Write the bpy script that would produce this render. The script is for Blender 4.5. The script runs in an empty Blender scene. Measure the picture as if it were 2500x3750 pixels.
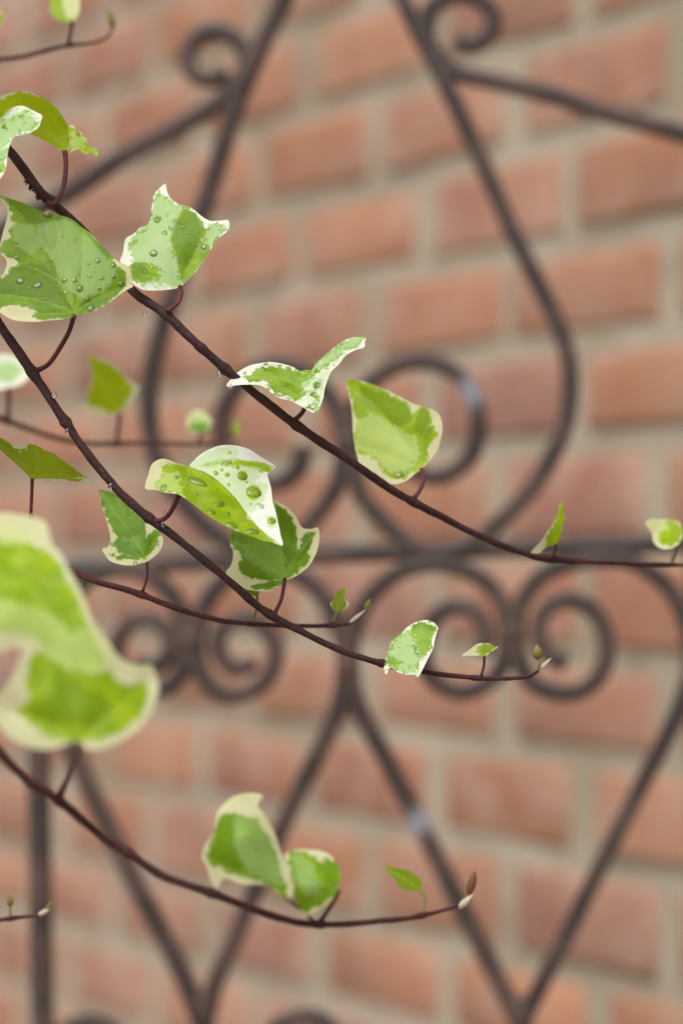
import bpy, bmesh, math, random
import numpy as np
from mathutils import Vector, Matrix
from mathutils.geometry import delaunay_2d_cdt

random.seed(7)
rng = np.random.default_rng(7)
S = bpy.context.scene
C = S.collection

# ------------------------------------------------------------------ camera
CAMZ = 1.45
FOC = 100.0
PITCH, ROLL = math.radians(1.193), math.radians(0.11)
FPX = FOC / 36.0 * 3750.0                       # focal length in photograph pixels
cam_d = bpy.data.cameras.new('camera')
cam = bpy.data.objects.new('camera', cam_d)
C.objects.link(cam)
S.camera = cam
cam_d.sensor_fit = 'VERTICAL'
cam_d.sensor_height = 36.0
cam_d.sensor_width = 24.0
cam_d.lens = FOC
cam_d.clip_start = 0.02
cam_d.clip_end = 2000
cam_d.dof.use_dof = True
cam_d.dof.focus_distance = 0.985
cam_d.dof.aperture_fstop = 5.9
cam_d.dof.aperture_blades = 0
CP = Vector((0, 0, CAMZ))
FW = Vector((0, math.cos(PITCH), math.sin(PITCH)))
R0 = Vector((1, 0, 0))
U0 = Vector((0, -math.sin(PITCH), math.cos(PITCH)))
RT = R0 * math.cos(ROLL) + U0 * math.sin(ROLL)
UP = U0 * math.cos(ROLL) - R0 * math.sin(ROLL)
cam.matrix_world = Matrix(((RT.x, UP.x, -FW.x, CP.x), (RT.y, UP.y, -FW.y, CP.y), (RT.z, UP.z, -FW.z, CP.z), (0, 0, 0, 1)))

# ------------------------------------------------------------------ sky, sun, exposure
SUN_EL, SUN_AZ = math.radians(58), math.radians(205)      # azimuth clockwise from +Y (north)
w = bpy.data.worlds.new('World')
S.world = w
w.use_nodes = True
wn, wl = w.node_tree.nodes, w.node_tree.links
wn.clear()
sky = wn.new('ShaderNodeTexSky')
sky.sky_type = 'NISHITA'
sky.sun_disc = False
sky.sun_elevation = SUN_EL
sky.sun_rotation = SUN_AZ
sky.air_density = 1.0
sky.dust_density = 5.0
sky.ozone_density = 1.0
hs = wn.new('ShaderNodeHueSaturation')
hs.inputs['Saturation'].default_value = 0.20
bg = wn.new('ShaderNodeBackground')
bg.inputs['Strength'].default_value = 0.12
wo = wn.new('ShaderNodeOutputWorld')
wl.new(sky.outputs[0], hs.inputs['Color'])
wl.new(hs.outputs[0], bg.inputs['Color'])
wl.new(bg.outputs[0], wo.inputs['Surface'])
sd = bpy.data.lights.new('sun', 'SUN')
sd.energy = 1.0
sd.angle = math.radians(60)
sd.color = (1.0, 0.96, 0.9)
so = bpy.data.objects.new('sun', sd)
C.objects.link(so)
sdir = Vector((math.sin(SUN_AZ) * math.cos(SUN_EL), math.cos(SUN_AZ) * math.cos(SUN_EL), math.sin(SUN_EL)))
so.rotation_euler = (-sdir).to_track_quat('-Z', 'Y').to_euler()
so.location = (0, -3, 6)
S.view_settings.view_transform = 'Standard'
S.view_settings.look = 'None'
S.view_settings.exposure = 0.72
S.view_settings.gamma = 1.0
S.view_settings.use_curve_mapping = False
S.cycles.use_denoising = True
S.cycles.max_bounces = 10
S.cycles.transmission_bounces = 8

# ------------------------------------------------------------------ helpers
def at(px, py, d):
    """photograph pixel + distance along the view axis -> point"""
    return CP + FW * d + RT * ((px - 1250.0) / FPX * d) + UP * ((1875.0 - py) / FPX * d)

def link(name, me, mat=None, parent=None):
    o = bpy.data.objects.new(name, me)
    C.objects.link(o)
    if mat is not None and me is not None and not me.materials:
        for m in (mat if isinstance(mat, (list, tuple)) else [mat]):
            me.materials.append(m)
    if parent is not None:
        o.parent = parent
        o.matrix_parent_inverse = Matrix.Translation(-parent.location)
    return o

def thing(name, label, cat, loc, group=None):
    o = bpy.data.objects.new(name, None)
    C.objects.link(o)
    o.location = loc
    o.empty_display_size = 0.01
    o['label'] = label
    o['category'] = cat
    if group:
        o['group'] = group
    return o

def mesh(name, v, f, smooth=True):
    me = bpy.data.meshes.new(name)
    me.from_pydata([tuple(p) for p in v], [], [tuple(q) for q in f])
    me.update()
    if smooth:
        me.polygons.foreach_set('use_smooth', [True] * len(me.polygons))
    return me

def catmull(pts, n, closed=False):
    """resample points (any dimension) through a Catmull-Rom curve with n steps per span"""
    P = np.array(pts, float)
    N = len(P)
    out = []
    for i in range(N if closed else N - 1):
        if closed:
            p0, p1, p2, p3 = P[(i - 1) % N], P[i], P[(i + 1) % N], P[(i + 2) % N]
        else:
            p1, p2 = P[i], P[i + 1]
            p0 = P[i - 1] if i > 0 else 2 * p1 - p2
            p3 = P[i + 2] if i + 2 < N else 2 * p2 - p1
        d1 = max(np.linalg.norm((p2 - p1)[:2]), 1e-6) if P.shape[1] == 2 else 1
        k = n if P.shape[1] != 2 or n > 0 else max(1, int(round(d1 / -n)))
        for j in range(k):
            t = j / k
            out.append(0.5 * ((2 * p1) + (-p0 + p2) * t + (2 * p0 - 5 * p1 + 4 * p2 - p3) * t * t + (-p0 + 3 * p1 - 3 * p2 + p3) * t ** 3))
    if not closed:
        out.append(P[-1])
    return np.array(out)

def sweep(pts, rad, ring=10, bump=0.0, section=None, cap=True):
    """tube through 3-D points; rad per point; section = closed 2-D profile (in-plane normal, plane axis) for bars"""
    pts = [Vector(p) for p in pts]
    n = len(pts)
    tang = []
    for i in range(n):
        t = pts[min(i + 1, n - 1)] - pts[max(i - 1, 0)]
        tang.append(t.normalized())
    v, f = [], []
    ref = Vector((0.13, -0.9, 0.31)).normalized()
    nrm = (ref - tang[0] * ref.dot(tang[0])).normalized()
    ph = rng.uniform(0, 6.28, 4)
    for i in range(n):
        nrm = (nrm - tang[i] * nrm.dot(tang[i])).normalized()
        b = tang[i].cross(nrm)
        if section is None:
            for k in range(ring):
                a = 2 * math.pi * k / ring
                r = rad[i]
                if bump:
                    r *= 1 + bump * (math.sin(3 * a + i * 0.9 + ph[0]) * 0.4 + math.sin(i * 0.55 + ph[1]) * 0.5 + rng.normal() * 0.35)
                v.append(pts[i] + nrm * (math.cos(a) * r) + b * (math.sin(a) * r))
            m = ring
        else:
            ax = section[1]
            q = tang[i].cross(ax).normalized()
            for (s, t) in section[0]:
                v.append(pts[i] + q * s * rad[i] + ax * t * rad[i])
            m = len(section[0])
    for i in range(n - 1):
        for k in range(m):
            a, b2 = i * m + k, i * m + (k + 1) % m
            f.append((a, b2, b2 + m, a + m))
    if cap:
        f.append(tuple(reversed(range(m))))
        f.append(tuple(range((n - 1) * m, n * m)))
    return v, f

# ------------------------------------------------------------------ materials
def newmat(name):
    m = bpy.data.materials.new(name)
    m.use_nodes = True
    nt = m.node_tree
    nt.nodes.clear()
    return m, nt.nodes, nt.links

class NB:
    def __init__(self, name):
        self.m, self.n, self.l = newmat(name)
    def node(self, t, **kw):
        x = self.n.new(t)
        for k, val in kw.items():
            setattr(x, k, val)
        return x
    def put(self, sock, val):
        if hasattr(val, 'is_output') or isinstance(val, bpy.types.NodeSocket):
            self.l.new(val, sock)
        else:
            sock.default_value = val
    def math(self, op, a, b=0.0, c=None, clamp=False):
        x = self.node('ShaderNodeMath', operation=op, use_clamp=clamp)
        self.put(x.inputs[0], a)
        self.put(x.inputs[1], b)
        if c is not None:
            self.put(x.inputs[2], c)
        return x.outputs[0]
    def mix(self, fac, a, b, blend='MIX'):
        x = self.node('ShaderNodeMix', data_type='RGBA', blend_type=blend)
        self.put(x.inputs[0], fac)
        self.put(x.inputs[6], a)
        self.put(x.inputs[7], b)
        return x.outputs[2]
    def noise(self, vec, scale, detail=3.0, rough=0.55):
        x = self.node('ShaderNodeTexNoise')
        self.put(x.inputs['Vector'], vec)
        x.inputs['Scale'].default_value = scale
        x.inputs['Detail'].default_value = detail
        x.inputs['Roughness'].default_value = rough
        return x.outputs['Fac']
    def mapr(self, val, a, b, c=0.0, d=1.0, smooth=False):
        x = self.node('ShaderNodeMapRange')
        x.interpolation_type = 'SMOOTHSTEP' if smooth else 'LINEAR'
        self.put(x.inputs[0], val)
        for i, q in enumerate((a, b, c, d)):
            x.inputs[1 + i].default_value = q
        return x.outputs[0]
    def attr(self, name):
        return self.node('ShaderNodeAttribute', attribute_name=name).outputs['Fac']
    def ramp(self, fac, stops):
        x = self.node('ShaderNodeValToRGB')
        e = x.color_ramp.elements
        while len(e) < len(stops):
            e.new(0.5)
        for i, (p, c) in enumerate(stops):
            e[i].position = p
            e[i].color = (*c, 1)
        self.put(x.inputs[0], fac)
        return x.outputs[0]
    def bump(self, h, strength, dist):
        x = self.node('ShaderNodeBump')
        x.inputs['Strength'].default_value = strength
        x.inputs['Distance'].default_value = dist
        self.put(x.inputs['Height'], h)
        return x.outputs[0]
    def pos(self):
        return self.node('ShaderNodeNewGeometry').outputs['Position']
    def principled(self, color, rough, normal=None, spec=0.5, metal=0.0, **kw):
        x = self.node('ShaderNodeBsdfPrincipled')
        self.put(x.inputs['Base Color'], color)
        self.put(x.inputs['Roughness'], rough)
        self.put(x.inputs['Specular IOR Level'], spec)
        self.put(x.inputs['Metallic'], metal)
        for k, v in kw.items():
            self.put(x.inputs[k.replace('_', ' ')], v)
        if normal is not None:
            self.l.new(normal, x.inputs['Normal'])
        return x.outputs[0]
    def out(self, sh):
        o = self.node('ShaderNodeOutputMaterial')
        self.l.new(sh, o.inputs['Surface'])
        return self.m

def leaf_mat(name, dark, light, mint=(0.34, 0.54, 0.24), cream=(0.54, 0.53, 0.28), trans=0.34, tcol=(0.40, 0.48, 0.008), mfac=0.55):
    b = NB(name)
    p = b.pos()
    g, mt, ve, sp = b.attr('green'), b.attr('mint'), b.attr('vein'), b.attr('speckle')
    n1 = b.noise(p, 420.0, 5.0, 0.7)
    n2 = b.noise(p, 130.0, 3.0, 0.5)
    n3 = b.noise(p, 1300.0, 2.0, 0.5)
    n4 = b.noise(p, 620.0, 3.0, 0.6)
    # patches of tone, as in chimeric ivy: warped cells
    wv = b.node('ShaderNodeVectorMath', operation='ADD')
    nz = b.node('ShaderNodeTexNoise')
    b.put(nz.inputs['Vector'], p)
    nz.inputs['Scale'].default_value = 380.0
    nz.inputs['Detail'].default_value = 3.0
    sc = b.node('ShaderNodeVectorMath', operation='SCALE')
    b.l.new(nz.outputs['Color'], sc.inputs[0])
    sc.inputs['Scale'].default_value = 0.006
    b.l.new(p, wv.inputs[0])
    b.l.new(sc.outputs[0], wv.inputs[1])
    vo = b.node('ShaderNodeTexVoronoi')
    b.l.new(wv.outputs[0], vo.inputs['Vector'])
    vo.inputs['Scale'].default_value = 170.0
    cell = b.node('ShaderNodeSeparateColor')
    b.l.new(vo.outputs['Color'], cell.inputs[0])
    cr = cell.outputs[0]
    amp = b.math('ADD', 46.0, b.math('MULTIPLY', sp, 4.0))
    gg = b.math('ADD', b.math('MULTIPLY_ADD', b.math('SUBTRACT', n1, 0.5), amp, g), 5.0)
    gm = b.mapr(gg, -2.0, 3.5, smooth=True)
    mm = b.mapr(b.math('MULTIPLY_ADD', b.math('SUBTRACT', n4, 0.5), b.math('ADD', 40.0, b.math('MULTIPLY', sp, 6.0)), b.math('ADD', mt, 8.0)), -5.0, 7.0, smooth=True)
    gc = b.mix(b.mapr(n2, 0.35, 0.65, smooth=True), (*dark, 1), (*light, 1))
    gc = b.mix(b.mapr(cr, 0.55, 0.60, 0.0, 0.55), gc, (*dark, 1))
    gc = b.mix(b.mapr(cr, 0.28, 0.24, 0.0, 0.16), gc, (*mint, 1))
    gc = b.mix(b.mapr(n3, 0.3, 0.7, 0.0, 0.25), gc, (*light, 1))
    gc = b.mix(b.math('MULTIPLY', mm, mfac), gc, (*mint, 1))  # mint zones: pale pigment plus sky sheen painted into the colour
    dk = b.mapr(b.math('MULTIPLY_ADD', b.math('SUBTRACT', n4, 0.5), 40.0, b.attr('dark')), -3.0, 4.0, 0.0, 0.85, smooth=True)
    gc = b.mix(dk, gc, (dark[0] * 0.85, dark[1] * 0.85, dark[2] * 0.85, 1))
    vf = b.mapr(ve, 1.0, 5.5, 0.30, 0.0, smooth=True)
    gc = b.mix(vf, gc, (0.37, 0.52, 0.09, 1))
    # net of small veins
    v2 = b.node('ShaderNodeTexVoronoi', feature='DISTANCE_TO_EDGE')
    b.l.new(wv.outputs[0], v2.inputs['Vector'])
    v2.inputs['Scale'].default_value = 330.0
    net = b.mapr(v2.outputs['Distance'], 0.0, 0.10, 1.0, 0.0, smooth=True)
    gc = b.mix(b.math('MULTIPLY', net, 0.15), gc, (0.30, 0.46, 0.05, 1))
    cc = b.mix(b.mapr(n2, 0.3, 0.7), (*cream, 1), (cream[0] * 1.05, cream[1] * 1.07, cream[2] * 1.22, 1))
    cc = b.mix(b.math('MULTIPLY', mm, mfac * 0.8), cc, (*mint, 1))
    col = b.mix(gm, cc, gc)
    h = b.math('ADD', b.math('MULTIPLY', b.mapr(ve, 0.0, 10.0, 0.0, 1.0, smooth=True), 0.7), b.math('MULTIPLY_ADD', net, -0.5, b.math('MULTIPLY', n1, 0.45)))
    nm = b.bump(h, 0.16, 0.0005)
    ro = b.mapr(n2, 0.3, 0.7, 0.36, 0.44)
    pr = b.principled(col, ro, nm, 0.16, Coat_Weight=0.06, Coat_Roughness=0.25)
    tr = b.node('ShaderNodeBsdfTranslucent')
    tc = b.mix(gm, (0.66, 0.64, 0.40, 1), b.mix(b.math('MULTIPLY', mm, 0.6), (*tcol, 1), (0.5, 0.66, 0.3, 1)))
    b.l.new(tc, tr.inputs['Color'])
    ms = b.node('ShaderNodeMixShader')
    ms.inputs[0].default_value = trans
    b.l.new(pr, ms.inputs[1])
    b.l.new(tr.outputs[0], ms.inputs[2])
    return b.out(ms.outputs[0])

LEAF = {
    'mid': leaf_mat('leaf_mid_green', (0.075, 0.190, 0.001), (0.145, 0.295, 0.002), mint=(0.29, 0.44, 0.145), mfac=0.5),
    'lime': leaf_mat('leaf_lime_green', (0.160, 0.300, 0.001), (0.290, 0.430, 0.003), mint=(0.46, 0.57, 0.17), mfac=0.65),
    'white': leaf_mat('leaf_white_half', (0.27, 0.41, 0.003), (0.36, 0.49, 0.008), mint=(0.47, 0.65, 0.30), cream=(0.76, 0.78, 0.66), mfac=0.9),  # mint and cream whitened further with painted sky sheen
    'pale': leaf_mat('leaf_pale_green', (0.10, 0.24, 0.002), (0.21, 0.36, 0.006), mint=(0.45, 0.62, 0.33), cream=(0.72, 0.73, 0.58), mfac=0.72),
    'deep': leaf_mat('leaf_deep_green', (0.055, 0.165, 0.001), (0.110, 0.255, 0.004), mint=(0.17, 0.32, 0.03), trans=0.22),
    'under': leaf_mat('leaf_underside', (0.115, 0.185, 0.003), (0.145, 0.220, 0.005), mint=(0.17, 0.25, 0.02), trans=0.42, tcol=(0.36, 0.44, 0.008)),
    'limeunder': leaf_mat('leaf_lime_underside', (0.23, 0.335, 0.002), (0.28, 0.38, 0.003), mint=(0.27, 0.38, 0.01), trans=0.42, tcol=(0.50, 0.58, 0.005)),
    'young': leaf_mat('leaf_young', (0.15, 0.21, 0.008), (0.23, 0.29, 0.02), mint=(0.36, 0.40, 0.12), cream=(0.56, 0.52, 0.32)),
}

def stem_mat(name, c1, c2, c3, rough):
    b = NB(name)
    p = b.pos()
    n1 = b.noise(p, 700.0, 5.0, 0.7)
    n2 = b.noise(p, 90.0, 3.0, 0.5)
    c = b.mix(b.mapr(n2, 0.35, 0.65, smooth=True), (*c1, 1), (*c2, 1))
    c = b.mix(b.mapr(n1, 0.52, 0.68, 0.0, 0.8), c, (*c3, 1))
    return b.out(b.principled(c, rough, b.bump(n1, 0.9, 0.001), 0.3))
M_STEM = stem_mat('stem_bark', (0.022, 0.0065, 0.006), (0.050, 0.010, 0.012), (0.085, 0.040, 0.030), 0.5)
M_TWIG = stem_mat('stem_young_bark', (0.042, 0.0095, 0.008), (0.070, 0.015, 0.012), (0.11, 0.045, 0.03), 0.45)
M_PET = stem_mat('petiole_skin', (0.075, 0.010, 0.016), (0.11, 0.016, 0.024), (0.13, 0.03, 0.035), 0.36)
M_PETG = stem_mat('petiole_green_skin', (0.16, 0.16, 0.03), (0.2, 0.14, 0.05), (0.24, 0.16, 0.08), 0.4)
M_BUD = stem_mat('bud_scale', (0.16, 0.10, 0.02), (0.20, 0.18, 0.03), (0.25, 0.13, 0.05), 0.45)
M_BRACT = stem_mat('pale_bract', (0.50, 0.48, 0.28), (0.55, 0.46, 0.36), (0.45, 0.5, 0.2), 0.4)
b = NB('water')
gl = b.node('ShaderNodeBsdfGlass')
gl.inputs['IOR'].default_value = 1.333
gl.inputs['Roughness'].default_value = 0.0
tp = b.node('ShaderNodeBsdfTransparent')
m1 = b.node('ShaderNodeMixShader')
m1.inputs[0].default_value = 0.6
b.l.new(gl.outputs[0], m1.inputs[1])
b.l.new(tp.outputs[0], m1.inputs[2])
gs = b.node('ShaderNodeBsdfGlossy')
gs.inputs['Roughness'].default_value = 0.04
fr = b.node('ShaderNodeFresnel')
fr.inputs['IOR'].default_value = 1.5
m2 = b.node('ShaderNodeMixShader')
b.l.new(fr.outputs[0], m2.inputs[0])
b.l.new(m1.outputs[0], m2.inputs[1])
b.l.new(gs.outputs[0], m2.inputs[2])
gl = m2
M_WATER = b.out(gl.outputs[0])

b = NB('brick_clay')
p = b.pos()
oi = b.node('ShaderNodeObjectInfo').outputs['Random']
rnd = b.math('FRACT', b.math('ADD', oi, b.attr('rnd')))
base = b.ramp(rnd, [(0.0, (0.325, 0.150, 0.095)), (0.2, (0.380, 0.178, 0.100)), (0.45, (0.350, 0.172, 0.115)), (0.65, (0.400, 0.185, 0.098)), (0.85, (0.330, 0.170, 0.132)), (0.95, (0.295, 0.140, 0.100)), (1.0, (0.26, 0.125, 0.095))])
nb = b.noise(p, 22.0, 4.0, 0.6)
nf = b.noise(p, 220.0, 4.0, 0.7)
c = b.mix(b.mapr(nb, 0.45, 0.66, 0.0, 0.72, smooth=True), base, (0.43, 0.275, 0.205, 1))
c = b.mix(b.mapr(nb, 0.30, 0.45, 0.35, 0.0, smooth=True), c, (0.27, 0.115, 0.075, 1))
c = b.mix(b.mapr(nf, 0.55, 0.75, 0.0, 0.4), c, (0.20, 0.09, 0.06, 1))
st = b.noise(p, 6.0, 4.0, 0.6)
c = b.mix(b.mapr(st, 0.5, 0.68, 0.0, 0.38, smooth=True), c, (0.24, 0.135, 0.10, 1))
c = b.mix(b.mapr(st, 0.50, 0.34, 0.0, 0.42, smooth=True), c, (0.46, 0.27, 0.18, 1))
M_BRICK = b.out(b.principled(c, 0.85, b.bump(nf, 0.6, 0.002), 0.25))

b = NB('lime_mortar')
p = b.pos()
nb = b.noise(p, 9.0, 4.0, 0.6)
nf = b.noise(p, 300.0, 3.0, 0.7)
c = b.mix(b.mapr(nb, 0.35, 0.65, smooth=True), (0.34, 0.285, 0.205, 1), (0.44, 0.375, 0.29, 1))
c = b.mix(b.mapr(b.noise(p, 13.0, 5.0, 0.65), 0.55, 0.72, 0.0, 0.55, smooth=True), c, (0.17, 0.145, 0.105, 1))
c = b.mix(b.mapr(nf, 0.5, 0.75, 0.0, 0.5), c, (0.24, 0.2, 0.15, 1))
M_MORTAR = b.out(b.principled(c, 0.95, b.bump(nf, 0.8, 0.003), 0.2))

b = NB('painted_iron')
p = b.pos()
nb = b.noise(p, 28.0, 4.0, 0.6)
nf = b.noise(p, 260.0, 3.0, 0.6)
c = b.mix(b.mapr(nb, 0.4, 0.65, smooth=True), (0.038, 0.026, 0.023, 1), (0.085, 0.052, 0.042, 1))
glint_mask = b.attr('glint')
c = b.mix(b.mapr(b.math('MULTIPLY_ADD', b.math('SUBTRACT', nf, 0.5), 0.5, glint_mask), 0.45, 1.0, 0.0, 0.75, smooth=True), c, (0.34, 0.36, 0.42, 1))  # pale bluish sky reflection mixed into the iron colour
M_IRON = b.out(b.principled(c, b.mapr(nb, 0.3, 0.7, 0.38, 0.6), b.bump(nf, 0.4, 0.001), 0.32))

b = NB('paving')
p = b.pos()
nb = b.noise(p, 3.0, 4.0, 0.6)
nf = b.noise(p, 120.0, 4.0, 0.6)
c = b.mix(nb, (0.20, 0.18, 0.155, 1), (0.29, 0.265, 0.235, 1))
c = b.mix(b.mapr(nf, 0.5, 0.8, 0.0, 0.5), c, (0.13, 0.12, 0.1, 1))
M_GROUND = b.out(b.principled(c, 0.9, b.bump(nf, 0.6, 0.004), 0.3))

# ------------------------------------------------------------------ ground
gm = mesh('ground', [(-400, -400, 0), (400, -400, 0), (400, 400, 0), (-400, 400, 0)], [(0, 1, 2, 3)], False)
go = link('ground', gm, M_GROUND)
go['kind'] = 'structure'

# ------------------------------------------------------------------ brick wall
CPITCH, BP = 0.076, 0.21386
WYAW = 0.500178
WO = Vector((-0.02985, 2.44606, CAMZ + 0.47102))         # joint crossing u = 0, course line 0
WD = Vector((math.sin(WYAW), -math.cos(WYAW), 0))        # along the wall, rightwards
WN = Vector((-math.cos(WYAW), -math.sin(WYAW), 0))       # out of the wall, to the camera side
WROT = Matrix((( WD.x, -WN.x, 0), (WD.y, -WN.y, 0), (0, 0, 1))).to_4x4()
U_A, U_B = -16, 9
J_TOP = -9                                                # course lines above line 0
J_BOT = int((WO.z) / CPITCH)                              # down to the ground
wall = thing('brick_wall', 'weathered orange brick wall with wide pale mortar joints behind the iron gate', 'wall', (WO + WD * BP * (-3)).xy.to_3d())
def wall_box(u0, u1, z0, z1, n0, n1):
    P = []
    for n in (n0, n1):
        for (u, z) in ((u0, z0), (u1, z0), (u1, z1), (u0, z1)):
            q = WO + WD * u + WN * n
            P.append((q.x, q.y, z))
    return P, [(3, 2, 1, 0), (4, 5, 6, 7), (0, 1, 5, 4), (1, 2, 6, 5), (2, 3, 7, 6), (3, 0, 4, 7)]
z_top = WO.z - J_TOP * CPITCH
v, f = wall_box(U_A * BP, U_B * BP, -0.05, z_top, -0.16, -0.003)
link('mortar', mesh('mortar', v, f, False), M_MORTAR, wall)
def brick_verts(seed):
    r = np.random.default_rng(seed)
    bm = bmesh.new()
    bmesh.ops.create_cube(bm, size=1.0)
    bmesh.ops.scale(bm, vec=(0.186, 0.06, 0.0585), verts=bm.verts)
    bmesh.ops.bevel(bm, geom=bm.edges[:], offset=0.005, segments=2, affect='EDGES', profile=0.6)
    for q in bm.verts:
        q.co += Vector(r.normal(0, 0.0009, 3))
    bm.verts.index_update()
    vv = [q.co.copy() for q in bm.verts]
    ff = [[q.index for q in fc.verts] for fc in bm.faces]
    bm.free()
    return vv, ff
BV = [brick_verts(100 + i) for i in range(6)]
BM_ = []
for i, (vv, ff) in enumerate(BV):
    me = mesh('brick', vv, ff)
    me.materials.append(M_BRICK)
    BM_.append(me)
rest_v, rest_f, rest_r = [], [], []
ROW_DU = {0: -0.018, 1: 0.059, 2: -0.076, 3: 0.018, 4: -0.036, 5: -0.086, 10: 0.092, 11: 0.05}     # hand-laid courses wander
BED_DZ = {4: 0.0007, 5: 0.0036, 6: 0.001, 7: -0.002, 8: 0.0026, 9: 0.0017, 10: -0.0028}
for j in range(J_TOP, J_BOT):
    for k in range(U_A, U_B):
        off = 0.5 if j % 2 == 0 else 0.0                # centre of the brick from u = k
        u = (k + off + ROW_DU.get(j, 0.0) + random.uniform(-0.02, 0.02)) * BP
        za, zb = BED_DZ.get(j, 0.0), BED_DZ.get(j + 1, 0.0)
        zc = WO.z - (j + 0.5) * CPITCH + (za + zb) / 2 + random.uniform(-0.0012, 0.0012)
        loc = WO + WD * u + WN * (-0.03 + random.uniform(-0.001, 0.0022))
        loc.z = zc
        rot = WROT @ Matrix.Rotation(random.uniform(-0.012, 0.012), 4, 'Y') @ Matrix.Rotation(random.uniform(-0.01, 0.01), 4, 'Z')
        sc = Matrix.Diagonal((random.uniform(0.95, 1.03), 1, random.uniform(0.95, 1.03) * (1 + (za - zb) / 0.0585), 1))
        vi = random.randrange(6)
        if -6 <= k <= 3 and -5 <= j <= 18 and (k + off) * BP > U_A * BP + 0.1:
            o = bpy.data.objects.new('brick', BM_[vi])
            C.objects.link(o)
            o.parent = wall
            o.matrix_parent_inverse = Matrix.Translation(-wall.location)
            o.matrix_basis = Matrix.Translation(loc) @ rot @ sc
        elif (k + off + 0.5) < U_B:
            Mx = Matrix.Translation(loc) @ rot @ sc
            o0 = len(rest_v)
            rr = random.random()
            for q in BV[vi][0]:
                rest_v.append(Mx @ q)
                rest_r.append(rr)
            rest_f += [[a + o0 for a in fc] for fc in BV[vi][1]]
me = mesh('brick_courses', rest_v, rest_f)
at_ = me.attributes.new('rnd', 'FLOAT', 'POINT')
at_.data.foreach_set('value', rest_r)
o = link('brick_courses', me, M_BRICK, wall)
o['kind'] = 'stuff'

# ------------------------------------------------------------------ iron gate (flat in its own plane)
GD = 1.5
GYAW = math.radians(9)
GC = at(810 * 1.5944, 1280 * 1.5944, GD)
GN = Vector((-math.sin(GYAW), -math.cos(GYAW), 0))        # to the camera
GX = Vector((math.cos(GYAW), -math.sin(GYAW), 0))
def gp(x, y, lift=0.0):
    """display pixel (1568 wide) -> point on the gate plane"""
    dr = at(x * 1.5944, y * 1.5944, 1.0) - CP
    t = (GC - CP).dot(GN) / dr.dot(GN)
    return CP + dr * t + GN * lift
gate = thing('iron_gate', 'dark wrought iron garden gate with scrolls and arched crest', 'gate', Vector((GC.x, GC.y, 0)))
def rrect(a, bb, r=0.28):
    q = []
    for (sx, sy) in ((1, 1), (-1, 1), (-1, -1), (1, -1)):
        for (cx, cy) in (((a, bb - r), (a - r, bb)) if sx * sy > 0 else ((a - r, bb), (a, bb - r))):
            q.append((sx * cx, sy * cy))
    return q
GLINTS = [(gp(958, 1888), 0.014), (gp(1078, 905), 0.015)]  # two spots where a sky reflection is painted on the bars
def gbar(name, pts, half=0.0046, n=7, lift=0.0, deep=1.15, parent=gate):
    c = catmull(pts, n) if len(pts) > 2 else np.array([[pts[0][0] + (pts[1][0] - pts[0][0]) * t, pts[0][1] + (pts[1][1] - pts[0][1]) * t] for t in np.linspace(0, 1, 12)])
    P3 = [gp(x, y, lift) for x, y in c]
    v, f = sweep(P3, [half] * len(P3), section=(rrect(1.0, deep), GN))
    me = mesh(name, v, f)
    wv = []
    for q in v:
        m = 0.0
        for (c0, r) in GLINTS:
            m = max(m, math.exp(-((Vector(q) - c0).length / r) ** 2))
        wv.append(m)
    a = me.attributes.new('glint', 'FLOAT', 'POINT')
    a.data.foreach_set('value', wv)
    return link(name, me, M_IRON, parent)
# crest: two long ogee bars
crest_l = [(792, -420), (770, -300), (715, -150), (650, 0), (600, 105), (548, 225), (505, 360), (462, 490), (415, 620), (365, 780), (343, 900), (350, 1010), (383, 1100), (440, 1175), (510, 1235), (560, 1262), (640, 1278)]
crest_r = [(800, -420), (825, -300), (868, -140), (925, 0), (985, 120), (1045, 240), (1110, 380), (1180, 540), (1245, 670), (1290, 770), (1308, 860), (1300, 960), (1265, 1050), (1215, 1125), (1150, 1195), (1085, 1250), (1020, 1270)]
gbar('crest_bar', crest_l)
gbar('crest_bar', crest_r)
# inner pair of scrolls under the crest
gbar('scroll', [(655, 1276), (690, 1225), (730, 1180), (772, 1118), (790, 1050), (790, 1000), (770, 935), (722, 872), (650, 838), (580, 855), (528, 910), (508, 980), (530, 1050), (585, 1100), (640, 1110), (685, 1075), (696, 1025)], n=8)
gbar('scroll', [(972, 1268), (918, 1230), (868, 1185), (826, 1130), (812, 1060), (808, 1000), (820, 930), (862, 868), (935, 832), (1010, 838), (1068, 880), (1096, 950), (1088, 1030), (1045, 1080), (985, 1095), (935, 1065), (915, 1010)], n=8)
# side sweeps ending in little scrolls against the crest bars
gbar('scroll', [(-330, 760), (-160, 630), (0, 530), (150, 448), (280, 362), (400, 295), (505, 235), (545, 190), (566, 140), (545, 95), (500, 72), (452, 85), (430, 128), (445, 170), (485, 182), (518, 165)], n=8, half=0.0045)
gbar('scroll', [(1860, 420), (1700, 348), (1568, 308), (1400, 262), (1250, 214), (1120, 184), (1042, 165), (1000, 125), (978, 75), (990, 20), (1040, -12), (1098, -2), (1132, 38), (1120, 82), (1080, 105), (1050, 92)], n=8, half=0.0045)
# top rail and stiles
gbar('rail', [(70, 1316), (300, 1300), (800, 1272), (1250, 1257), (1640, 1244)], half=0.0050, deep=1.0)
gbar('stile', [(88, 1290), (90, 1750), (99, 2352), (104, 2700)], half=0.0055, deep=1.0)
gbar('stile', [(1598, 1230), (1606, 1750), (1612, 2352), (1616, 2700)], half=0.0055, deep=1.0)
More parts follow.
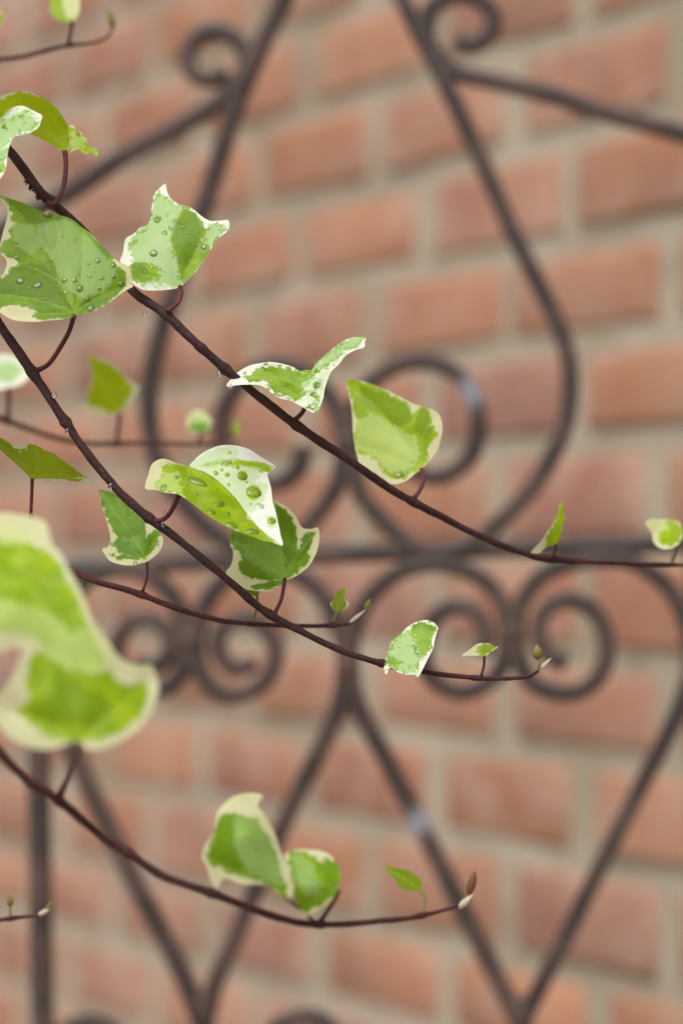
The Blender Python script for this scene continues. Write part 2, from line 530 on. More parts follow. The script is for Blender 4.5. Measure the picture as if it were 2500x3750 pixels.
# lower pairs of long S scrolls with spiral ends
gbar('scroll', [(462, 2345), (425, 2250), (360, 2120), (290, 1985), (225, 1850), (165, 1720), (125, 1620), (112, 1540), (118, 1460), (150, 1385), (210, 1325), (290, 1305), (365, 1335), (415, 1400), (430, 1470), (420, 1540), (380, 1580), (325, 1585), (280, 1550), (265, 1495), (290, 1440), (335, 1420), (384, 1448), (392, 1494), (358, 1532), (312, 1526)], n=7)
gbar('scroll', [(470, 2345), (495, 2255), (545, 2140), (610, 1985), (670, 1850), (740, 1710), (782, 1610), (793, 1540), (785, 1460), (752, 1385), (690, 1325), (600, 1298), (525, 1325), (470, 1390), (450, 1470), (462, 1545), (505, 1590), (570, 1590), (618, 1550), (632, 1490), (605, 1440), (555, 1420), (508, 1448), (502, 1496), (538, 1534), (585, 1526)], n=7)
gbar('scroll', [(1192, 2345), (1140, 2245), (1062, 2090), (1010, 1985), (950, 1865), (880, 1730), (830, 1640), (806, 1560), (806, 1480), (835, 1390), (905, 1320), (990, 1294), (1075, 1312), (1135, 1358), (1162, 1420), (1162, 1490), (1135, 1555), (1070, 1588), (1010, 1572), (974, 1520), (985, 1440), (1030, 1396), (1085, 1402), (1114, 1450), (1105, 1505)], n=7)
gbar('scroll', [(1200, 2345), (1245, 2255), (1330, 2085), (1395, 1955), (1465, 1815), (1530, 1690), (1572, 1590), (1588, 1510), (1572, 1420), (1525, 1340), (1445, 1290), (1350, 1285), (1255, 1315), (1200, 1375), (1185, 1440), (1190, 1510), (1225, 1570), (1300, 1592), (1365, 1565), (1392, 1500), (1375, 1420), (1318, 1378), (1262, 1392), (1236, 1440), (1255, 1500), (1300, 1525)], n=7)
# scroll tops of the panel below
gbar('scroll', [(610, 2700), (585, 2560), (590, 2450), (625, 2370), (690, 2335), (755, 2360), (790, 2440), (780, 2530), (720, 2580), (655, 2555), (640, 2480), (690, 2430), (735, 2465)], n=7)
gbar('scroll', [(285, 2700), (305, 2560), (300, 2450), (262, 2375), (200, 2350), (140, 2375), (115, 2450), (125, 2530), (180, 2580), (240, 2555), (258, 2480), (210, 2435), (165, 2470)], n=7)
def gpost(x, y, half):
    top = gp(x, y)
    me = mesh('stile_foot', *sweep([top, Vector((top.x, top.y, 0.6)), Vector((top.x, top.y, -0.02))], [half] * 3, section=(rrect(1, 1), GN)))
    return link('stile_foot', me, M_IRON, gate)
for x in (104, 1616):
    gpost(x, 2690, 0.0054)
for x in (466, 1196, 610, 285):
    top = gp(x, 2340 if x in (466, 1196) else 2695)
    link('upright', mesh('upright', *sweep([top, Vector((top.x, top.y, 0.7)), Vector((top.x, top.y, 0.10))], [0.0046] * 3, section=(rrect(1, 1.1), GN))), M_IRON, gate)
a0, a1 = gp(104, 2690), gp(1616, 2690)
for z in (0.11, 0.75):
    link('rail', mesh('rail', *sweep([Vector((a0.x, a0.y, z)), Vector(((a0.x + a1.x) / 2, (a0.y + a1.y) / 2, z)), Vector((a1.x, a1.y, z))], [0.006] * 3, section=(rrect(1, 1), GN))), M_IRON, gate)
# collars where two scrolls meet
for (x, y, wdt, hgt) in ((800, 1015, 0.0060, 0.005), (440, 1470, 0.0060, 0.005), (799, 1530, 0.0060, 0.005), (1174, 1450, 0.0060, 0.005), (466, 2325, 0.0058, 0.008), (1196, 2325, 0.0058, 0.008)):
    c0 = gp(x, y)
    up = Vector((0, 0, 1))
    v, f = [], []
    sec = rrect(wdt, 0.0058, 0.002)
    for t in (-1, -0.8, 0.8, 1):
        s = 0.9 if abs(t) == 1 else 1.0
        for (a, bb) in sec:
            v.append(c0 + GX * a * s + GN * bb * s + up * t * hgt)
    m = len(sec)
    for i in range(3):
        for k in range(m):
            f.append((i * m + k, i * m + (k + 1) % m, (i + 1) * m + (k + 1) % m, (i + 1) * m + k))
    f += [tuple(reversed(range(m))), tuple(range(3 * m, 4 * m))]
    link('collar', mesh('collar', v, f), M_IRON, gate)

# ------------------------------------------------------------------ ivy: tools
MMPX = 1.0 / FPX
def zm(x0, y0, k):
    return lambda pts: [(x0 + p[0] / k, y0 + p[1] / k) + tuple(p[2:]) for p in pts]
R1, R2, R3, R4 = zm(0, 250, 1.7422), zm(0, 1150, 1.7422), zm(750, 1150, 1.6505), zm(0, 1800, 1.7422)
R5, R6, R7, R8 = zm(700, 2000, 1.12), zm(600, 2800, 1.3067), zm(0, 0, 2.24), zm(1700, 1700, 1.96)
Q1, Q2, Q3, Q4 = zm(0, 300, 3.92), zm(500, 1600, 2.24), zm(800, 1200, 2.6133), zm(0, 1560, 3.92)
Q5, Q6, Q7, PP = zm(1380, 2250, 2.3758), zm(1150, 2100, 6.272), zm(700, 2870, 2.6133), zm(0, 0, 1.0)

def seg_dist(P, poly, closed=True):
    """distance of points P (n,2) to a polyline"""
    A = np.array(poly, float)
    B = np.roll(A, -1, 0) if closed else A[1:]
    A = A if closed else A[:-1]
    best = np.full(len(P), 1e9)
    for a, bb in zip(A, B):
        d = bb - a
        t = np.clip(((P - a) @ d) / max(d @ d, 1e-9), 0, 1)
        best = np.minimum(best, np.linalg.norm(P - (a + t[:, None] * d), axis=1))
    return best

def inside(P, poly):
    A = np.array(poly, float)
    B = np.roll(A, -1, 0)
    r = np.zeros(len(P), bool)
    for (x1, y1), (x2, y2) in zip(A, B):
        c = ((y1 > P[:, 1]) != (y2 > P[:, 1]))
        with np.errstate(divide='ignore', invalid='ignore'):
            xi = (x2 - x1) * (P[:, 1] - y1) / (y2 - y1) + x1
        r ^= c & (P[:, 0] < xi)
    return r

def sdist(P, polys):
    best = np.full(len(P), -80.0)
    for q in polys:
        d = seg_dist(P, q)
        best = np.maximum(best, np.where(inside(P, q), d, -d))
    return np.clip(best, -80, 80)

def tps(ctrl):
    """smooth depth field (mm) through control points (x, y, mm)"""
    X = np.array([c[:2] for c in ctrl], float) / 300.0
    z = np.array([c[2] for c in ctrl], float)
    n = len(X)
    def ker(a, c):
        r = np.linalg.norm(a[:, None, :] - c[None, :, :], axis=2)
        return np.where(r > 0, r * r * np.log(r + 1e-9), 0.0)
    K = ker(X, X) + np.eye(n) * 0.02
    Pm = np.hstack([np.ones((n, 1)), X])
    A = np.zeros((n + 3, n + 3))
    A[:n, :n], A[:n, n:], A[n:, :n] = K, Pm, Pm.T
    sol = np.linalg.lstsq(A, np.concatenate([z, np.zeros(3)]), rcond=None)[0]
    def fn(P):
        Q = np.asarray(P, float) / 300.0
        return ker(Q, X) @ sol[:n] + np.hstack([np.ones((len(Q), 1)), Q]) @ sol[n:]
    return fn

def patch(outline, d, ctrl, green=(), mint=(), dark=(), veins=(), spk=0.0, relief=1.0, step=None, wave=0.22):
    ol = np.array(outline, float)
    size = max(np.ptp(ol[:, 0]), np.ptp(ol[:, 1]))
    st = step or max(3.0, min(8.5, size / 26.0))
    ring = catmull(ol, -st, True)
    x0, y0 = ring.min(0)
    x1, y1 = ring.max(0)
    gx, gy = [], []
    row = 0
    yy = y0
    while yy < y1:
        xx = x0 + (st / 2 if row % 2 else 0)
        while xx < x1:
            gx.append(xx + rng.uniform(-0.12, 0.12) * st)
            gy.append(yy + rng.uniform(-0.12, 0.12) * st)
            xx += st
        yy += st * 0.87
        row += 1
    G = np.array([gx, gy]).T
    G = G[inside(G, ring)]
    G = G[seg_dist(G, ring) > st * 0.55]
    P = np.vstack([ring, G])
    n = len(ring)
    vo, _, fo, *_ = delaunay_2d_cdt([Vector(q) for q in P], [(i, (i + 1) % n) for i in range(n)], [], 1, 1e-4)
    P = np.array([tuple(q) for q in vo])
    dz = tps(ctrl)(P) if len(ctrl) >= 3 else np.zeros(len(P))
    ve = np.full(len(P), 99.0)
    vp = [catmull(q, 8) if len(q) > 2 else np.array(q) for q in veins]
    for q in vp:
        ve = np.minimum(ve, seg_dist(P, q, False))
    if len(veins):
        dz = dz - relief * 0.7 * (1 - np.exp(-ve / 30.0))
    dz = dz + wave * (np.sin(P[:, 0] * 0.045 + P[:, 1] * 0.021 + size) * 0.5 + np.sin(P[:, 1] * 0.052 - P[:, 0] * 0.017) * 0.5)
    # fine side veins: a feather pattern on both sides of each main vein
    V3 = [at(x, y, d + z * 0.001) for (x, y), z in zip(P, dz)]
    return dict(P=P, V=V3, F=fo, green=sdist(P, green) if len(green) else np.full(len(P), -80.0),
                mint=sdist(P, mint) if len(mint) else np.full(len(P), -60.0), vein=ve, spk=np.full(len(P), float(spk)), dark=sdist(P, dark) if len(dark) else np.full(len(P), -60.0), d=d)

DROPS_N = 0
def dome(c, n, r, tang, el=1.0, flat=0.5):
    """water bead: dome of radius r standing on a surface with normal n"""
    n = n.normalized()
    a = (tang - n * tang.dot(n)).normalized()
    bb = n.cross(a)
    v, f = [], []
    K, Rr = 14, 5
    for i in range(Rr):
        ph = math.pi / 2 * i / Rr
        for k in range(K):
            t = 2 * math.pi * k / K
            v.append(c + a * (math.cos(t) * math.cos(ph) * r * el) + bb * (math.sin(t) * math.cos(ph) * r) + n * (math.sin(ph) * r * flat - r * 0.06))
    v.append(c + n * (r * flat - r * 0.06))
    for i in range(Rr - 1):
        for k in range(K):
            f.append((i * K + k, i * K + (k + 1) % K, (i + 1) * K + (k + 1) % K, (i + 1) * K + k))
    t = len(v) - 1
    for k in range(K):
        f.append(((Rr - 1) * K + k, (Rr - 1) * K + (k + 1) % K, t))
    return v, f

def vert_normals(pa):
    V = np.array([tuple(q) for q in pa['V']])
    N = np.zeros_like(V)
    for fc in pa['F']:
        nn = np.cross(V[fc[1]] - V[fc[0]], V[fc[2]] - V[fc[0]])
        for i in fc:
            N[i] += nn
    N /= np.maximum(np.linalg.norm(N, axis=1, keepdims=True), 1e-12)
    tc = np.array(CP) - V
    s = np.sign((N * tc).sum(1))
    return N * np.where(s == 0, 1, s)[:, None]

def leaf(vine, patches, mats, petiole=None, prad=8.0, pd=None, pmat=None, drops=(), label=None, name='leaf', rand_drops=0):
    v, f, mi = [], [], []
    at_names = ('green', 'mint', 'vein', 'spk', 'dark')
    for pa in patches:                                   # mint, pigment with painted sky sheen, gives way to green under each bead
        for q in drops:
            dd = np.linalg.norm(pa['P'] - np.array(q[:2]), axis=1)
            if dd.min() > 12 or pa['mint'][int(dd.argmin())] < -2:
                continue
            sd_ = (q[2] * 0.95 - dd) * 3.5
            pa['mint'] = np.minimum(pa['mint'], np.maximum(-sd_, -60))
            pa['green'] = np.maximum(pa['green'], np.minimum(sd_, 60))
    cols = {k: [] for k in at_names}
    for pi, pa in enumerate(patches):
        o0 = len(v)
        v += pa['V']
        f += [[i + o0 for i in fc] for fc in pa['F']]
        mi += [pi if len(mats) > 1 else 0] * len(pa['F'])
        for k in at_names:
            cols[k] += list(pa[k])
    me = mesh(name, v, f)
    for m in mats:
        me.materials.append(LEAF[m])
    me.polygons.foreach_set('material_index', mi)
    for k, nm in (('green', 'green'), ('mint', 'mint'), ('vein', 'vein'), ('spk', 'speckle'), ('dark', 'dark')):
        a = me.attributes.new(nm, 'FLOAT', 'POINT')
        a.data.foreach_set('value', np.array(cols[k], np.float32))
    o = link(name, me, None, vine)
    if label:
        o['label'] = label
    if petiole is not None:
        d0 = patches[0]['d']
        d1 = d0 if pd is None else pd
        pts = [(p[0], p[1], d0 + (d1 - d0) * i / (len(petiole) - 1)) for i, p in enumerate(petiole)]
        c = catmull(pts, 6)
        P3 = [at(*q) for q in c]
        n = len(c)
        rr = [prad * MMPX * q[2] * (1.0 + 0.35 * max(0, (i / (n - 1) - 0.85) / 0.15) + 0.15 * max(0, (0.1 - i / (n - 1)) / 0.1)) for i, q in enumerate(c)]
        sv, sf = sweep(P3, rr, 9, 0.03)
        po = link('petiole', mesh('petiole', sv, sf), pmat or M_PET, o)
    if drops or rand_drops:
        dv, df = [], []
        nrm = [vert_normals(pa) for pa in patches]
        dl = list(drops)
        if rand_drops:
            pa = patches[0]
            ids = rng.choice(len(pa['P']), rand_drops)
            dl += [(pa['P'][i][0], pa['P'][i][1], rng.uniform(2.0, 4.5)) for i in ids]
        for q in dl:
            x, y, r = q[:3]
            el = q[3] if len(q) > 3 else rng.uniform(0.9, 1.2)
            bi, bj, bd = 0, 0, 1e9
            for i, pa in enumerate(patches):
                dd = np.linalg.norm(pa['P'] - np.array([x, y]), axis=1)
                j = int(dd.argmin())
                if dd[j] < bd:
                    bi, bj, bd = i, j, dd[j]
            pa = patches[bi]
            nn = Vector(nrm[bi][bj])
            # move from the nearest vertex to the exact spot within the local plane
            ray = at(x, y, 1.0) - CP
            den = ray.dot(nn)
            pos = pa['V'][bj]
            if abs(den) > 0.15:
                pos = CP + ray * ((pos - CP).dot(nn) / den)
            rad = r * MMPX * pa['d']
            a, c = dome(pos, nn, rad, RT * rng.normal() + UP, el, rng.uniform(0.34, 0.5))
            o0 = len(dv)
            dv += a
            df += [tuple(i + o0 for i in fc) for fc in c]
        wo_ = link('water_drops', mesh('water_drops', dv, df), M_WATER, o)
        wo_['kind'] = 'stuff'
    return o

def vine(name, label, pts, cat='ivy vine', mat=M_STEM, nodes=(), n=9, bump=0.10, young=None):
    """pts: (x, y, depth, width in photograph pixels)"""
    root = at(*pts[0][:3])
    t = thing(name, label, cat, root, 'variegated ivy vines')
    c = catmull(pts, n)
    P3 = [at(*q[:3]) for q in c]
    rr = []
    for q in c:
        r = q[3] / 2 * 0.93
        for (nx, ny) in nodes:
            dd = math.hypot(q[0] - nx, q[1] - ny)
            r *= 1 + 0.42 * math.exp(-(dd / 16.0) ** 2)
        rr.append(r * MMPX * q[2])
    v, f = sweep(P3, rr, 12, bump)
    link('stem', mesh('stem', v, f), mat, t)
    return t

def ellipsoid_bud(vine_, name, p0, p1, wpx, d, mat, d1=None):
    """pointed bud between two pixels"""
    a, c = at(p0[0], p0[1], d), at(p1[0], p1[1], d1 or d)
    K = 9
    P3 = [a.lerp(c, i / (K - 1)) for i in range(K)]
    rr = [max(0.06, math.sin(math.pi * (0.06 + 0.94 * (i / (K - 1)) ** 0.85)) ** 0.8) * wpx / 2 * MMPX * d for i in range(K)]
    v, f = sweep(P3, rr, 8, 0.05)
    return link(name, mesh(name, v, f), mat, vine_)

def hang(vine_, x, y, d, r):
    """pendent drop"""
    K = 8
    rad = r * MMPX * d
    prof = [(-1.35, 0.1), (-1.0, 0.42), (-0.6, 0.72), (-0.1, 0.97), (0.3, 0.98), (0.7, 0.72), (0.93, 0.38), (1.0, 0.06)]
    c = at(x, y, d)
    P3 = [c + UP * (-t * rad) for t, _ in prof]
    v, f = sweep(P3, [q * rad for _, q in prof], 12)
    return link('water_drop', mesh('water_drop', v, f), M_WATER, vine_)

# ================================================================== vine 1 (long, upper)
V1 = vine('ivy_vine', 'longest ivy vine, dark stem crossing in front of the arched crest, with folded bird-shaped leaf',
          [(-2300, 17430, 0.96, 90), (-2350, 12000, 0.96, 80), (-2200, 7000, 0.955, 70), (-2290, 3900, 0.95, 62), (-2215, 2600, 0.95, 56), (-2120, 1700, 0.95, 52), (-1900, 1080, 0.952, 50), (-1500, 600, 0.957, 47), (-1000, 300, 0.963, 43), (-620, 120, 0.97, 40), (-300, 280, 0.975, 40), (-120, 400, 0.98, 38), (36, 553, 0.985, 37), (143, 695, 0.985, 37), (201, 752, 0.99, 38), (300, 842, 0.998, 36),
           (400, 955, 1.0, 36), (494, 1072, 0.994, 36), (606, 1150, 0.988, 36), (702, 1242, 0.985, 35), (829, 1355, 0.988, 34), (957, 1459, 0.99, 35), (1100, 1568, 0.995, 36),
           (1276, 1684, 1.0, 34), (1435, 1794, 1.01, 32), (1594, 1881, 1.02, 29), (1770, 1969, 1.03, 27), (1945, 2036, 1.04, 27), (2030, 2048, 1.045, 25), (2121, 2055, 1.05, 24),
           (2300, 2064, 1.06, 22), (2430, 2068, 1.068, 20), (2500, 2069, 1.075, 13), (2620, 2064, 1.08, 9)],
          nodes=[(185, 742), (614, 1150), (1090, 1560), (1515, 1838), (2020, 2048), (830, 1350), (740, 1270)])
# curled leaf at the top
la = patch(Q1([(890, 1000), (960, 1005), (1000, 930), (1005, 800), (985, 640), (930, 540), (870, 440), (800, 360), (700, 270), (560, 200), (450, 150), (330, 130), (200, 145), (100, 170), (0, 215), (-120, 320), (-150, 450), (-120, 560), (100, 580), (300, 660), (420, 740), (540, 790), (640, 840), (760, 910)]), 0.99,
           Q1([(920, 1000, 0), (1000, 700, 4), (800, 360, -2), (450, 150, -8), (0, 215, -14), (-150, 450, -14), (300, 660, -4), (640, 840, -1)]),
           green=[Q1([(900, 1000), (955, 1000), (993, 920), (998, 800), (975, 640), (905, 520), (845, 430), (765, 340), (640, 255), (560, 235), (430, 190), (330, 150), (250, 160), (190, 200), (110, 205), (90, 260), (0, 270), (-150, 400), (-150, 560), (100, 590), (300, 670), (420, 750), (540, 800), (640, 850), (760, 920)])],
           veins=[Q1([(930, 990), (760, 760), (480, 560), (100, 420), (-120, 420)]), Q1([(930, 990), (880, 700), (700, 420)])], relief=0.5, wave=0.2)
lb = patch(Q1([(612, 485), (590, 560), (565, 640), (480, 715), (400, 745), (280, 770), (200, 795), (160, 870), (130, 960), (110, 1060), (90, 1250), (40, 1340), (0, 1390), (-120, 1420), (-220, 1100), (-250, 800), (-180, 600), (0, 490), (60, 430), (170, 370), (290, 340), (380, 360), (480, 410), (560, 450)]), 0.975,
           Q1([(610, 485, 2), (290, 340, 4), (0, 490, 6), (400, 745, -6), (150, 900, -9), (0, 1390, -22), (-250, 800, -2), (-150, 1400, -22)]),
           green=[Q1([(540, 600), (480, 700), (330, 740), (190, 780), (130, 900), (60, 900), (60, 1250), (-100, 1350), (-200, 900), (-100, 600), (100, 530), (250, 440), (400, 440), (470, 500)])],
           mint=[Q1([(520, 600), (470, 690), (330, 740), (180, 790), (100, 900), (60, 1050), (-100, 1250), (-200, 900), (-100, 560), (100, 500), (250, 430), (420, 420)])], spk=16,
           veins=[Q1([(-200, 720), (100, 570), (350, 520), (600, 490)])], relief=0.6)
lc = patch(Q1([(965, 1035), (1000, 930), (1005, 800), (985, 640), (1000, 620), (1060, 625), (1090, 690), (1160, 720), (1200, 780), (1250, 820), (1270, 910), (1350, 950), (1400, 985), (1415, 1030), (1390, 1075), (1330, 1020), (1290, 1020), (1240, 1040), (1190, 1020), (1150, 975), (1080, 980), (1010, 1020)]), 1.0,
           Q1([(965, 1035, -8), (1000, 640, 10), (1270, 910, 6), (1415, 1030, -4), (1080, 980, -8)]),
           green=[Q1([(960, 1040), (990, 640), (1100, 680), (1280, 900), (1420, 1000), (1400, 1090), (1250, 1050), (1100, 990)])],
           mint=[Q1([(1000, 700), (1150, 720), (1220, 860), (1120, 950), (1000, 1010)])], spk=8, veins=[Q1([(970, 1030), (1120, 900), (1390, 1010)])], relief=0.6)
leaf(V1, [la, lb, lc], ['limeunder', 'pale', 'lime'], PP([(238, 553), (242, 593), (241, 632), (233, 683), (218, 722), (197, 747), (170, 742)]), 9, 0.985,
     drops=[(*q[:2], q[2] / 3.92) for q in Q1([(860, 500, 34), (940, 650, 22), (965, 820, 26), (640, 400, 14), (1120, 750, 50), (1020, 810, 24), (300, 500, 40), (60, 640, 44), (340, 590, 30), (200, 540, 26), (40, 560, 28), (280, 680, 26), (110, 690, 24)])],
     label='curled leaf folded over on itself at the thick end of the vine')
# leaf with three pointed lobes
lf = patch(R1([(1145, 1398), (1170, 1375), (1210, 1340), (1250, 1300), (1285, 1250), (1330, 1180), (1390, 1090), (1450, 1040), (1465, 1000), (1455, 968), (1420, 970), (1350, 975), (1310, 960), (1270, 930), (1220, 890), (1150, 870), (1090, 830), (1065, 780), (1058, 738), (1040, 745), (1010, 775), (985, 800), (970, 880), (960, 960), (940, 1000), (890, 1020), (855, 1055), (810, 1080), (795, 1110), (785, 1180), (765, 1230), (800, 1255), (830, 1270), (840, 1300), (836, 1360), (870, 1390), (920, 1415), (1000, 1418), (1080, 1412)]), 0.992,
           R1([(1145, 1398, 0), (1058, 740, 26), (1455, 990, 8), (790, 1130, 10), (850, 1380, -3), (1100, 1100, 6), (1250, 1250, 4)]),
           green=[R1([(1150, 1392), (1200, 1342), (1240, 1306), (1280, 1246), (1330, 1165), (1385, 1085), (1440, 1030), (1420, 1000), (1350, 1005), (1300, 1038), (1285, 990), (1235, 905), (1160, 885), (1085, 850), (1050, 820), (1015, 800), (988, 830), (975, 920), (955, 990), (900, 1030), (850, 1080), (828, 1150), (855, 1215), (830, 1262), (845, 1345), (920, 1375), (1010, 1365), (1090, 1385)])],
           mint=[R1([(1135, 1370), (1110, 1200), (1080, 1080), (1110, 960), (1150, 900), (1070, 850), (1020, 810), (990, 900), (960, 1000), (870, 1080), (840, 1160), (860, 1230), (1000, 1250), (1060, 1340), (900, 1395), (1080, 1405)]), R1([(1440, 1010), (1340, 1010), (1310, 1080), (1330, 1120), (1390, 1060)])], spk=11,
           dark=[R1(q) for q in ([(1175, 895), (1240, 910), (1295, 1040), (1250, 1130), (1210, 1250), (1155, 1310), (1130, 1200), (1090, 1090), (1125, 990)], [(838, 1245), (900, 1238), (945, 1290), (880, 1340), (845, 1335)])],
           veins=[R1([(1145, 1395), (1100, 1210), (1065, 1000), (1050, 770)]), R1([(1145, 1395), (1230, 1210), (1330, 1080), (1440, 995)]), R1([(1145, 1395), (1000, 1290), (880, 1180), (800, 1110)])], relief=1.2)
leaf(V1, [lf], ['pale'], PP([(659, 1050), (664, 1078), (649, 1112), (612, 1140)]), 8, 0.985,
     drops=[(*q[:2], q[2] / 1.7422) for q in R1([(980, 1180, 26), (1005, 965, 25), (1090, 1015, 18), (1170, 1010, 15), (1215, 1050, 12), (1050, 1050, 18), (1240, 1130, 10), (1205, 1115, 9), (1300, 1140, 20), (1070, 935, 13), (1410, 1025, 16), (985, 1270, 10), (1020, 1275, 12), (930, 1300, 14), (1190, 1200, 9), (1145, 980, 13)])],
     label='leaf with three upright pointed lobes', rand_drops=14)
# folded bird-shaped leaf
lf = patch(Q3([(920, 815), (950, 800), (970, 765), (1005, 660), (1010, 620), (1035, 520), (1080, 420), (1150, 350), (1220, 265), (1310, 215), (1395, 187), (1398, 140), (1411, 100), (1395, 88), (1330, 85), (1240, 105), (1160, 150), (1080, 210), (990, 290), (930, 345), (900, 400), (850, 405), (770, 412), (720, 380), (650, 355), (560, 335), (480, 328), (400, 340), (320, 355), (250, 385), (180, 430), (130, 480), (95, 520), (76, 550), (85, 567), (110, 570), (150, 555), (200, 548), (300, 545), (370, 548), (430, 565), (480, 605), (540, 650), (600, 680), (680, 695), (760, 735), (830, 775), (880, 805)]), 0.985,
           Q3([(920, 812, -14), (80, 550, 0), (480, 330, 14), (770, 412, 15), (830, 560, 6), (1400, 100, 16), (1220, 265, 6), (1020, 560, -2), (540, 650, -6), (1160, 150, 18), (300, 545, -3)]),
           green=[Q3([(210, 465), (300, 455), (380, 395), (450, 375), (560, 378), (680, 395), (770, 425), (890, 405), (985, 290), (1090, 205), (1180, 145), (1300, 100), (1390, 92), (1335, 150), (1260, 195), (1180, 245), (1110, 315), (1010, 375), (930, 455), (830, 530), (822, 570), (840, 615), (810, 665), (720, 690), (640, 655), (560, 625), (490, 590), (500, 545), (450, 500), (370, 490), (300, 515), (270, 480)]), Q3([(900, 800), (940, 805), (955, 760), (930, 740), (860, 765)])],
           mint=[Q3([(830, 530), (1040, 430), (1015, 540), (990, 660), (940, 790), (860, 700), (845, 610)]), Q3([(900, 420), (1000, 300), (1100, 220), (1300, 110), (1370, 110), (1200, 230), (1020, 360)])], spk=14,
           veins=[Q3([(920, 805), (860, 690), (825, 570), (900, 500), (1040, 400), (1220, 240), (1395, 110)]), Q3([(825, 570), (600, 480), (300, 470), (90, 550)])], relief=1.0)
leaf(V1, [lf], ['pale'], PP([(1118, 1486), (1107, 1510), (1080, 1538)]), 9, 0.994,
     drops=[(*q[:2], q[2] / 2.6133) for q in Q3([(940, 550, 42), (905, 635, 34), (945, 665, 26), (980, 500, 12), (985, 575, 10), (590, 635, 46), (900, 755, 52), (650, 540, 28), (795, 485, 15), (960, 710, 12), (780, 695, 20), (870, 600, 10), (430, 400, 26), (700, 570, 14), (690, 460, 14), (1180, 150, 22)])],
     label='pale leaf folded like a bird with spread wings', rand_drops=14)
# leaf facing the camera, right of it
lf = patch(R3([(1310, 938), (1270, 965), (1220, 1005), (1160, 1028), (1100, 1022), (1030, 985), (960, 945), (930, 915), (925, 880), (905, 800), (895, 720), (890, 620), (885, 560), (870, 490), (853, 410), (875, 398), (930, 402), (1000, 420), (1060, 445), (1130, 475), (1200, 510), (1270, 545), (1340, 565), (1400, 590), (1425, 630), (1435, 690), (1425, 750), (1405, 820), (1370, 870), (1335, 910)]), 1.025,
           R3([(1310, 938, 0), (855, 405, 20), (1430, 680, 3), (930, 900, 8), (1150, 1020, -4), (1150, 650, 10)]),
           green=[R3([(1310, 930), (1260, 952), (1210, 985), (1150, 995), (1080, 960), (1060, 925), (1040, 880), (1010, 865), (920, 825), (905, 790), (930, 650), (900, 560), (870, 450), (860, 405), (930, 405), (1000, 424), (1090, 475), (1110, 505), (1160, 512), (1220, 540), (1245, 590), (1250, 620), (1290, 560), (1340, 572), (1350, 640), (1388, 720), (1342, 810), (1332, 890)])],
           mint=[R3([(910, 650), (1000, 610), (1170, 700), (1265, 760), (1285, 850), (1230, 940), (1120, 950), (1060, 880), (925, 800)])], spk=5,
           dark=[R3(q) for q in ([(930, 420), (1100, 490), (1230, 560), (1250, 640), (1180, 680), (1050, 600), (960, 560)], [(1290, 570), (1345, 580), (1380, 720), (1330, 760), (1260, 700)])],
           veins=[R3([(1308, 930), (1200, 760), (1050, 580), (870, 420)]), R3([(1308, 930), (1310, 760), (1380, 620)]), R3([(1308, 930), (1130, 860), (940, 800)]), R3([(1308, 930), (1180, 960), (1050, 950)])], relief=1.2)
leaf(V1, [lf], ['lime'], PP([(1543, 1718), (1549, 1756), (1538, 1792), (1515, 1825)]), 8, 1.015, rand_drops=0,
     drops=[(*q[:2], q[2] / 1.6505) for q in R3([(1170, 970, 30)])], label='upright leaf facing the viewer with smooth cream margin')
# narrow young leaf and a small cupped one near the tip
lf = patch(R8([(697, 258), (710, 300), (705, 340), (718, 380), (700, 460), (680, 540), (650, 575), (600, 590), (560, 615), (540, 638), (478, 637), (500, 600), (540, 560), (590, 490), (630, 430), (660, 370), (675, 320)]), 1.04,
           R8([(697, 262, 8), (480, 635, -3), (680, 540, 0), (590, 490, -5)]),
           green=[R8([(697, 255), (714, 300), (709, 340), (722, 380), (704, 460), (684, 545), (640, 575), (580, 595), (595, 540), (625, 470), (660, 390), (680, 310)])], veins=[R8([(560, 600), (650, 460), (697, 262)])], relief=0.8)
leaf(V1, [lf], ['lime'], PP(R8([(655, 570), (648, 625), (620, 668)])), 6, 1.042, label='narrow upright young leaf with a white edge')
lf = patch(R8([(1298, 425), (1330, 395), (1420, 393), (1500, 405), (1542, 420), (1562, 500), (1545, 560), (1490, 600), (1430, 610), (1380, 590), (1350, 550), (1340, 490)]), 1.07,
           R8([(1298, 425, 6), (1540, 420, 4), (1545, 560, -3), (1430, 500, 8), (1430, 608, -4)]),
           green=[R8([(1440, 415), (1530, 420), (1555, 500), (1535, 550), (1480, 572), (1410, 560), (1400, 490), (1445, 460)])], mint=[R8([(1340, 400), (1440, 400), (1450, 450), (1380, 470)])], spk=5)
leaf(V1, [lf], ['lime'], PP(R8([(1525, 575), (1515, 640), (1485, 695)])), 6, 1.072, pmat=M_PETG, label='small cupped young leaf by the vine tip')
for (x, y, r) in ((530, 1146, 9), (803, 1371, 9), (844, 1417, 9)):
    hang(V1, x, y, 0.983, r)
# aerial rootlets on the thick stem
rv, rf = [], []
for i in range(26):
    t = i / 25
    bx, by = 92 + t * 56 + rng.normal() * 3, 652 + t * 72 + rng.normal() * 3
    L = rng.uniform(2, 7)
    p0, p1 = at(bx, by, 0.985), at(bx - L * 0.9 + rng.normal() * 4, by + L * 0.6 + rng.normal() * 6, 0.985 + rng.normal() * 0.001)
    a, c = sweep([p0, p0.lerp(p1, 0.5), p1], [0.0005, 0.0004, 0.00018], 5)
    rf += [tuple(q + len(rv) for q in fc) for fc in c]
    rv += a
o = link('aerial_rootlets', mesh('aerial_rootlets', rv, rf), M_STEM, V1)
o['kind'] = 'stuff'

